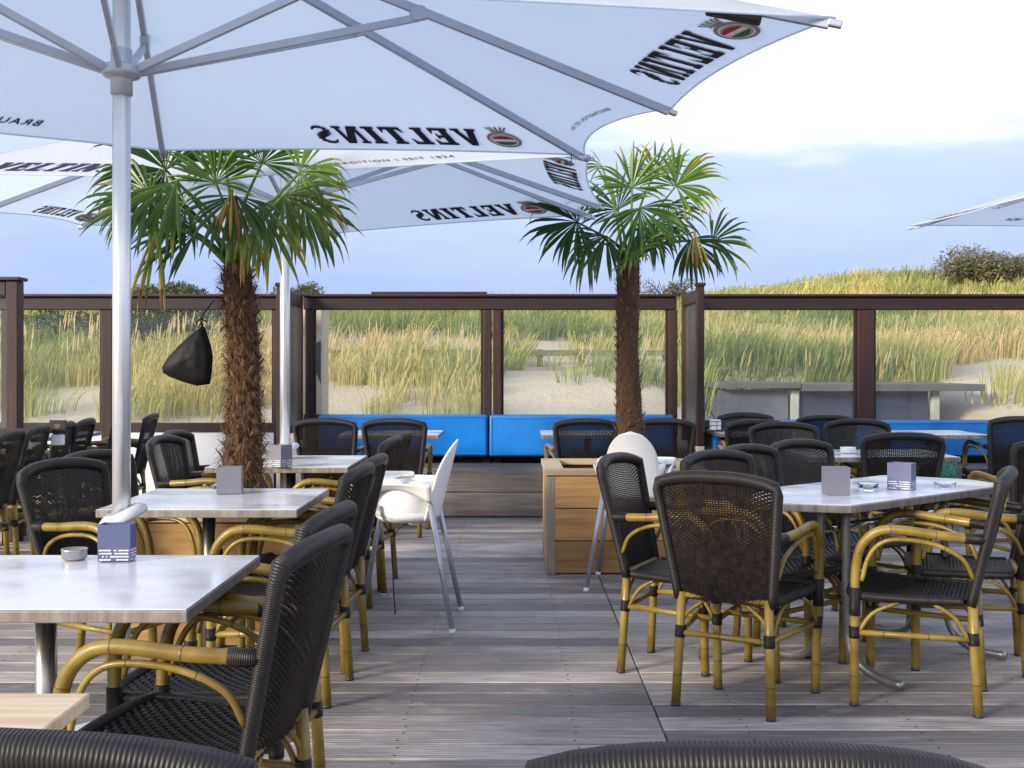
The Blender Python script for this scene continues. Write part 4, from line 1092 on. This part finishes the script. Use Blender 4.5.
# ---------------------------------------------------------------- parasols
def parasol(name, label, C, ztop, tips, pole=True, zhub=2.25, order_text=True, collar_z=.79, sleeve=None):
    """tips: 8 points counter-clockwise: NL,NM,NR,MR,FR,MF,FL,ML"""
    e = empty(name, (C[0], C[1], 0), label, 'parasol', 'white parasols'); O = e.location
    A = V(C[0], C[1], ztop) - O; T = [Vector(t) - O for t in tips]
    SCL = [.022,.022,.026,.062,.010,.010,.05,.03]
    def S(i, s, t):
        a, b_ = T[i], T[(i+1) % 8]; E = lerp(a, b_, s); mid = (A - (a+b_)/2)
        sc_ = 4*s*(1-s)*SCL[i]
        E = E + V(mid.x, mid.y, 0)*sc_ + V(0,0,.012*4*s*(1-s))
        P = lerp(E, A, t); P.z -= .02*math.sin(PI*min(1, t))*4*s*(1-s)*(1-t)
        return P
    mb = MB(); nu, nv = 14, 14
    for i in range(8):
        mb.grid(lambda u, v, i=i: S(i, u, v*.985), nu, nv)
    cn = mb.build('canopy', M['canopy'], e, smooth=True)
    mb = MB()                                                    # stitched hem
    hem = [S(i, k/14, 0) for i in range(8) for k in range(14)]
    mb.tube(hem, .0045, 6, closed=True); mb.build('hem', M['canopy'], cn, smooth=True)
    def P2(i, xm, ym, o_):                                       # metres along the edge from tip i, metres up the panel
        L = (T[(i+1) % 8] - T[i]).length; m_ = (T[i]+T[(i+1) % 8])/2; H = (A - m_).length; t = ym/H; s = (xm/L - .5)/(1-t) + .5
        p = S(i, s, t); dn = (S(i, s+.01, t)-p).cross(S(i, s, t+.01)-p).normalized()
        return p + dn*o_
    word, W = word_veltins()
    for i in (0, 2, 4, 6):
        L = (T[(i+1) % 8] - T[i]).length; big = .185 if i == 2 else .138; k = (.86 if i == 2 else .74)*L/1.9/W; x0 = .42*L/1.9 + .02 + (.09 if i == 2 else 0)
        lm = MB()
        for off in (.004, -.004):
            for poly in word:
                b_ = len(lm.v)
                for (a, c_) in poly: lm.v.append(P2(i, x0 + a*k, .055 + c_*big, off))
                lm.face(list(range(b_, b_+len(poly))))
        lm.build('lettering', M['ink'], cn)
        # crest left of the V as seen from outside
        cx_, cy_ = x0 - .10, .055 + big*.40; cr = {}
        for nm in ('crest_grey', 'crest_white', 'crest_red', 'crest_green'): cr[nm] = MB()
        def disc(m_, rx, ry, off, a0=0, a1=2*PI, dy=0, n=24):
            for o_ in (off, -off):
                b_ = len(m_.v)
                for q in range(n+1): a = lerp(a0, a1, q/n); m_.v.append(P2(i, cx_ + rx*math.cos(a), cy_ + dy + ry*math.sin(a), o_))
                m_.face(list(range(b_, b_+n+1)))
        disc(cr['crest_grey'], .075, .062, .004); disc(cr['crest_white'], .062, .049, .0048)
        disc(cr['crest_grey'], .056, .043, .0056); disc(cr['crest_white'], .052, .039, .0064)
        disc(cr['crest_red'], .050, .037, .0072, .28, PI-.28); disc(cr['crest_green'], .050, .037, .0072, PI+.28, 2*PI-.28)
        for q in range(5):
            a = (q-2)*.42
            for o_ in (.004, -.004):
                b_ = len(cr['crest_grey'].v); bx, by = cx_ + .030*math.sin(a), cy_ + .066 ; tx, ty = cx_ + .060*math.sin(a), cy_ + .092 + .012*math.cos(a)
                for (xa, ya) in ((bx-.004, by), (bx+.004, by), (tx+.006, ty), (tx-.006, ty)): cr['crest_grey'].v.append(P2(i, xa, ya, o_))
                cr['crest_grey'].face([b_, b_+1, b_+2, b_+3])
        for o_ in (.004, -.004):
            b_ = len(cr['crest_red'].v)
            for (xa, ya) in ((-.036,.064),(.036,.064),(.032,.070),(-.032,.070)): cr['crest_red'].v.append(P2(i, cx_+xa, cy_+ya, o_))
            cr['crest_red'].face([b_, b_+1, b_+2, b_+3])
        for nm, m_ in cr.items(): m_.build('emblem', M[nm], cn)
    vs, fs, W2 = SMALL
    for i in (1, 3, 5, 7):
        L = (T[(i+1) % 8] - T[i]).length; wd = .80*L/1.9; k = wd/W2; x0 = .49*L/1.9; lm = MB()
        for off in (.004, -.004):
            b_ = len(lm.v)
            for (a, c_) in vs: lm.v.append(P2(i, x0 + a*k, .085 + c_*k*1.15, off))
            for f in fs: lm.face([b_+q for q in f])
        lm.build('lettering', M['ink'], cn)
    # ribs and struts
    hub = V(0, 0, zhub)
    for i in range(8):
        d = (T[i] - A); q = d.normalized(); dn = V(0,0,-.022)
        a = A + q*.05 + dn; b_ = T[i] - q*.015 + dn*.7; M3 = Matrix((q.cross(V(0,0,1)).normalized(), q, q.cross(V(0,0,1)).normalized().cross(q))).transposed()
        rb = MB().box((a+b_)/2, (.020, (b_-a).length, .030), M=M3.to_3x3()).build('rib', M['alu_dark'], e, bevel=.002)
        MB().box(T[i] + V(0,0,-.016), (.026, .04, .020), M=M3.to_3x3()).build('rib_tip', M['alu_dark'], rb, bevel=.004)
        f = .50 if i % 2 else .42
        j = lerp(A, T[i], f) + V(0,0,-.045); h0 = hub + V(q.x, q.y, 0).normalized()*.045 + V(0,0,-.032)
        q2 = (j-h0).normalized(); M4 = Matrix((q2.cross(V(0,0,1)).normalized(), q2, q2.cross(V(0,0,1)).normalized().cross(q2))).transposed()
        stt = MB().box((h0+j)/2, (.016, (j-h0).length, .026), M=M4.to_3x3()).build('strut', M['alu_dark'], e, bevel=.002)
        MB().box(j + V(0,0,.015), (.03, .055, .05), M=M4.to_3x3()).build('joint', M['alu_dark'], stt, bevel=.004)
    if sleeve is not None:
        q = (T[sleeve]-A).normalized(); sdv = q.cross(V(0,0,1)).normalized(); M5 = Matrix((sdv, q, sdv.cross(q))).transposed()
        MB().box(lerp(A, T[sleeve], .875) + V(0,0,-.035), (.045, .16, .045), M=M5).build('rib_pocket', M['rail'], e, bevel=.006)
    if pole:
        MB().tube([V(0,0,.02), V(0,0,ztop-.03)], .0285, 28).build('pole', M['alu'], e, smooth=True)
        MB().lathe((0,0,zhub-.055), [(.031,-.055),(.0345,-.053),(.0345,-.008),(.040,.0),(.056,.004),(.062,.012),(.062,.034),(.056,.040),(.038,.042),(.034,.046),(.034,.092),(.031,.094)], 28).build('runner_hub', M['alu_dark'], e, smooth=True)
        MB().lathe((0,0,ztop-.05), [(.03,-.05),(.06,-.04),(.06,0),(.04,.03)], 24).build('crown_hub', M['alu_dark'], e, smooth=True)
        MB().lathe((0,0,.004), [(.30,0),(.30,.03),(.27,.05),(.06,.055),(.05,.09),(.036,.10)], 36).build('base', M['grey_plastic'], e, smooth=True)
        cl = MB().lathe((0,0,collar_z-.10), [(.033,0),(.042,.005),(.042,.07),(.033,.075)], 24).build('collar', M['grey_plastic'], e, smooth=True)
        Mt = Matrix.Rotation(math.radians(-22), 3, 'Y') @ Matrix.Rotation(math.radians(8), 3, 'X')
        mb = MB(); prof_ = [(.034,.0),(.050,-.004),(.070,-.012),(.078,-.022),(.081,-.016),(.078,-.002),(.060,.010),(.034,.012)]
        mb.lathe((0,0,collar_z), prof_ + [prof_[0]], 32, M=Mt); mb.f = mb.f[:-2]; mb.uv = mb.uv[:-2]; mb.c = mb.c[:-2]
        mb.build('tilted_ring_tray', M['grey_plastic'], cl, smooth=True)
    # cord hanging from one tip
    for i in (4, 5):
        t0 = T[i] - (T[i]-A).normalized()*(.10 if i == 4 else .03)
        MB().tube(curve([t0 + V(0,0,-.02), t0 + V(.004,0,-.06), t0 + V(-.002,.003,-.09)], 4), .0025, 5).build('cord', M['dark_plastic'], e)
    return e
def sym(C, p): return (2*C[0]-p[0], 2*C[1]-p[1], p[2])
k = .98; ze = HC + k
def tp(px, py, g=1.0):
    Y = F*k*g/(HY-py); return ((px-CX)/F*Y, Y, HC + k*g)
C1 = (-1.26, 3.55)
NR, MR, FR, MF = tp(835,18), tp(672,108), tp(585,155), tp(163,150,.92)
FLt = list(sym(C1, NR)); ML = sym(C1, MR); NL = sym(C1, FR); NM = sym(C1, MF)
parasol('parasol', 'large white parasol filling the top of the picture, nearest the viewer', C1, 2.82, [NL, NM, NR, MR, FR, MF, tuple(FLt), ML], sleeve=2)
C2 = (-1.30, 6.30)
NR, MR, FR, MF = tp(590,155), tp(601,205), tp(592,215), tp(335,233,.92)
parasol('parasol', 'white parasol standing behind the left palm, under the edge of the nearest parasol', C2, 2.82, [sym(C2, FR), sym(C2, MF), NR, MR, FR, MF, sym(C2, NR), (-3.38, 6.9, ze)], collar_z=.80)
C4 = (4.72, 6.85)
ux_, uy_ = V(.988,.15,0), V(-.15,.988,0)
def t4(a, b_, z=ze): p = V(C4[0], C4[1], 0) + ux_*a*1.85 + uy_*b_*1.0; return (p.x, p.y, z)
parasol('parasol', 'white parasol whose corner reaches in from the right picture edge', C4, 2.82, [t4(-1,-1), t4(0,-1), t4(1,-1), t4(1,0), t4(1,1), t4(0,1), t4(-1,1), t4(-1,0)])

# ---------------------------------------------------------------- sky, sun, camera
SUN_EL, SUN_AZ = 17.0, 232.0          # azimuth clockwise from +Y (north): behind-left of the viewer
w = bpy.data.worlds.new('World'); sc.world = w; w.use_nodes = True
t = NT(w); t.n.clear(); out = t.new('ShaderNodeOutputWorld'); bg = t.new('ShaderNodeBackground', {'Strength': .10})
sky = t.new('ShaderNodeTexSky', sky_type='NISHITA', sun_disc=False); sky.sun_elevation = math.radians(SUN_EL); sky.sun_rotation = math.radians(SUN_AZ)
sky.air_density = 1.0; sky.dust_density = .4; sky.ozone_density = 3.0
gc = t.new('ShaderNodeTexCoord').outputs['Generated']; sp = t.new('ShaderNodeSeparateXYZ', {0: gc})
nz = t.noise(t.mapping(gc, (1.2, 1.2, 7.0)), 1.6, 5, .5); nz2 = t.noise(t.mapping(gc, (2.0, 2.0, 9.0), (3,1,2)), 2.2, 6, .6)
hz = t.math('ADD', sp.outputs[2], t.math('MULTIPLY', t.math('SUBTRACT', nz, .5), .28))
cl = t.ramp(hz, [(.185, (0,0,0)), (.245, (1,1,1))])
hi = t.ramp(sp.outputs[2], [(.34, (1,1,1)), (.62, (.12,.12,.12))])
cl = t.math('MULTIPLY', cl, hi)
soft = t.ramp(nz2, [(.35, (0,0,0)), (.7, (.14,.14,.14))])
low = t.ramp(sp.outputs[2], [(0.0, (2.9,3.7,7.0)), (.08, (3.5,4.35,7.4)), (.16, (4.5,5.5,7.9)), (.24, (6.0,6.9,8.6)), (.6, (3.9,4.9,8.4))])
base = t.mix(.88, sky.outputs[0], low)
base = t.mix(soft, base, (9.0,9.8,11.5))
col = t.mix(cl, base, (11.5,11.6,12.0))
t.l.new(col, bg.inputs[0]); t.l.new(bg.outputs[0], out.inputs[0])

sd = bpy.data.lights.new('sun', 'SUN'); sd.energy = 4.2; sd.angle = math.radians(14.0); sd.color = (1.0, .87, .70)
so = bpy.data.objects.new('sun', sd); COL.objects.link(so)
az, el = math.radians(SUN_AZ), math.radians(SUN_EL)
dirv = V(math.sin(az)*math.cos(el), math.cos(az)*math.cos(el), math.sin(el))
so.rotation_euler = dirv.to_track_quat('Z', 'Y').to_euler(); so.location = (-6, -6, 9)

cam = bpy.data.cameras.new('camera'); co = bpy.data.objects.new('camera', cam); COL.objects.link(co); sc.camera = co
cam.sensor_width = 36; cam.lens = 36*F/1024; cam.clip_end = 3000; cam.clip_start = .05
cam.shift_y = (HY - 384)/1024; cam.shift_x = 0
co.location = (0, 0, HC); co.rotation_euler = (math.radians(90), 0, 0)
sc.view_settings.view_transform = 'Standard'; sc.view_settings.look = 'None'; sc.view_settings.exposure = 0.5; sc.view_settings.gamma = 1
sc.cycles.transparent_max_bounces = 16; sc.cycles.max_bounces = 8
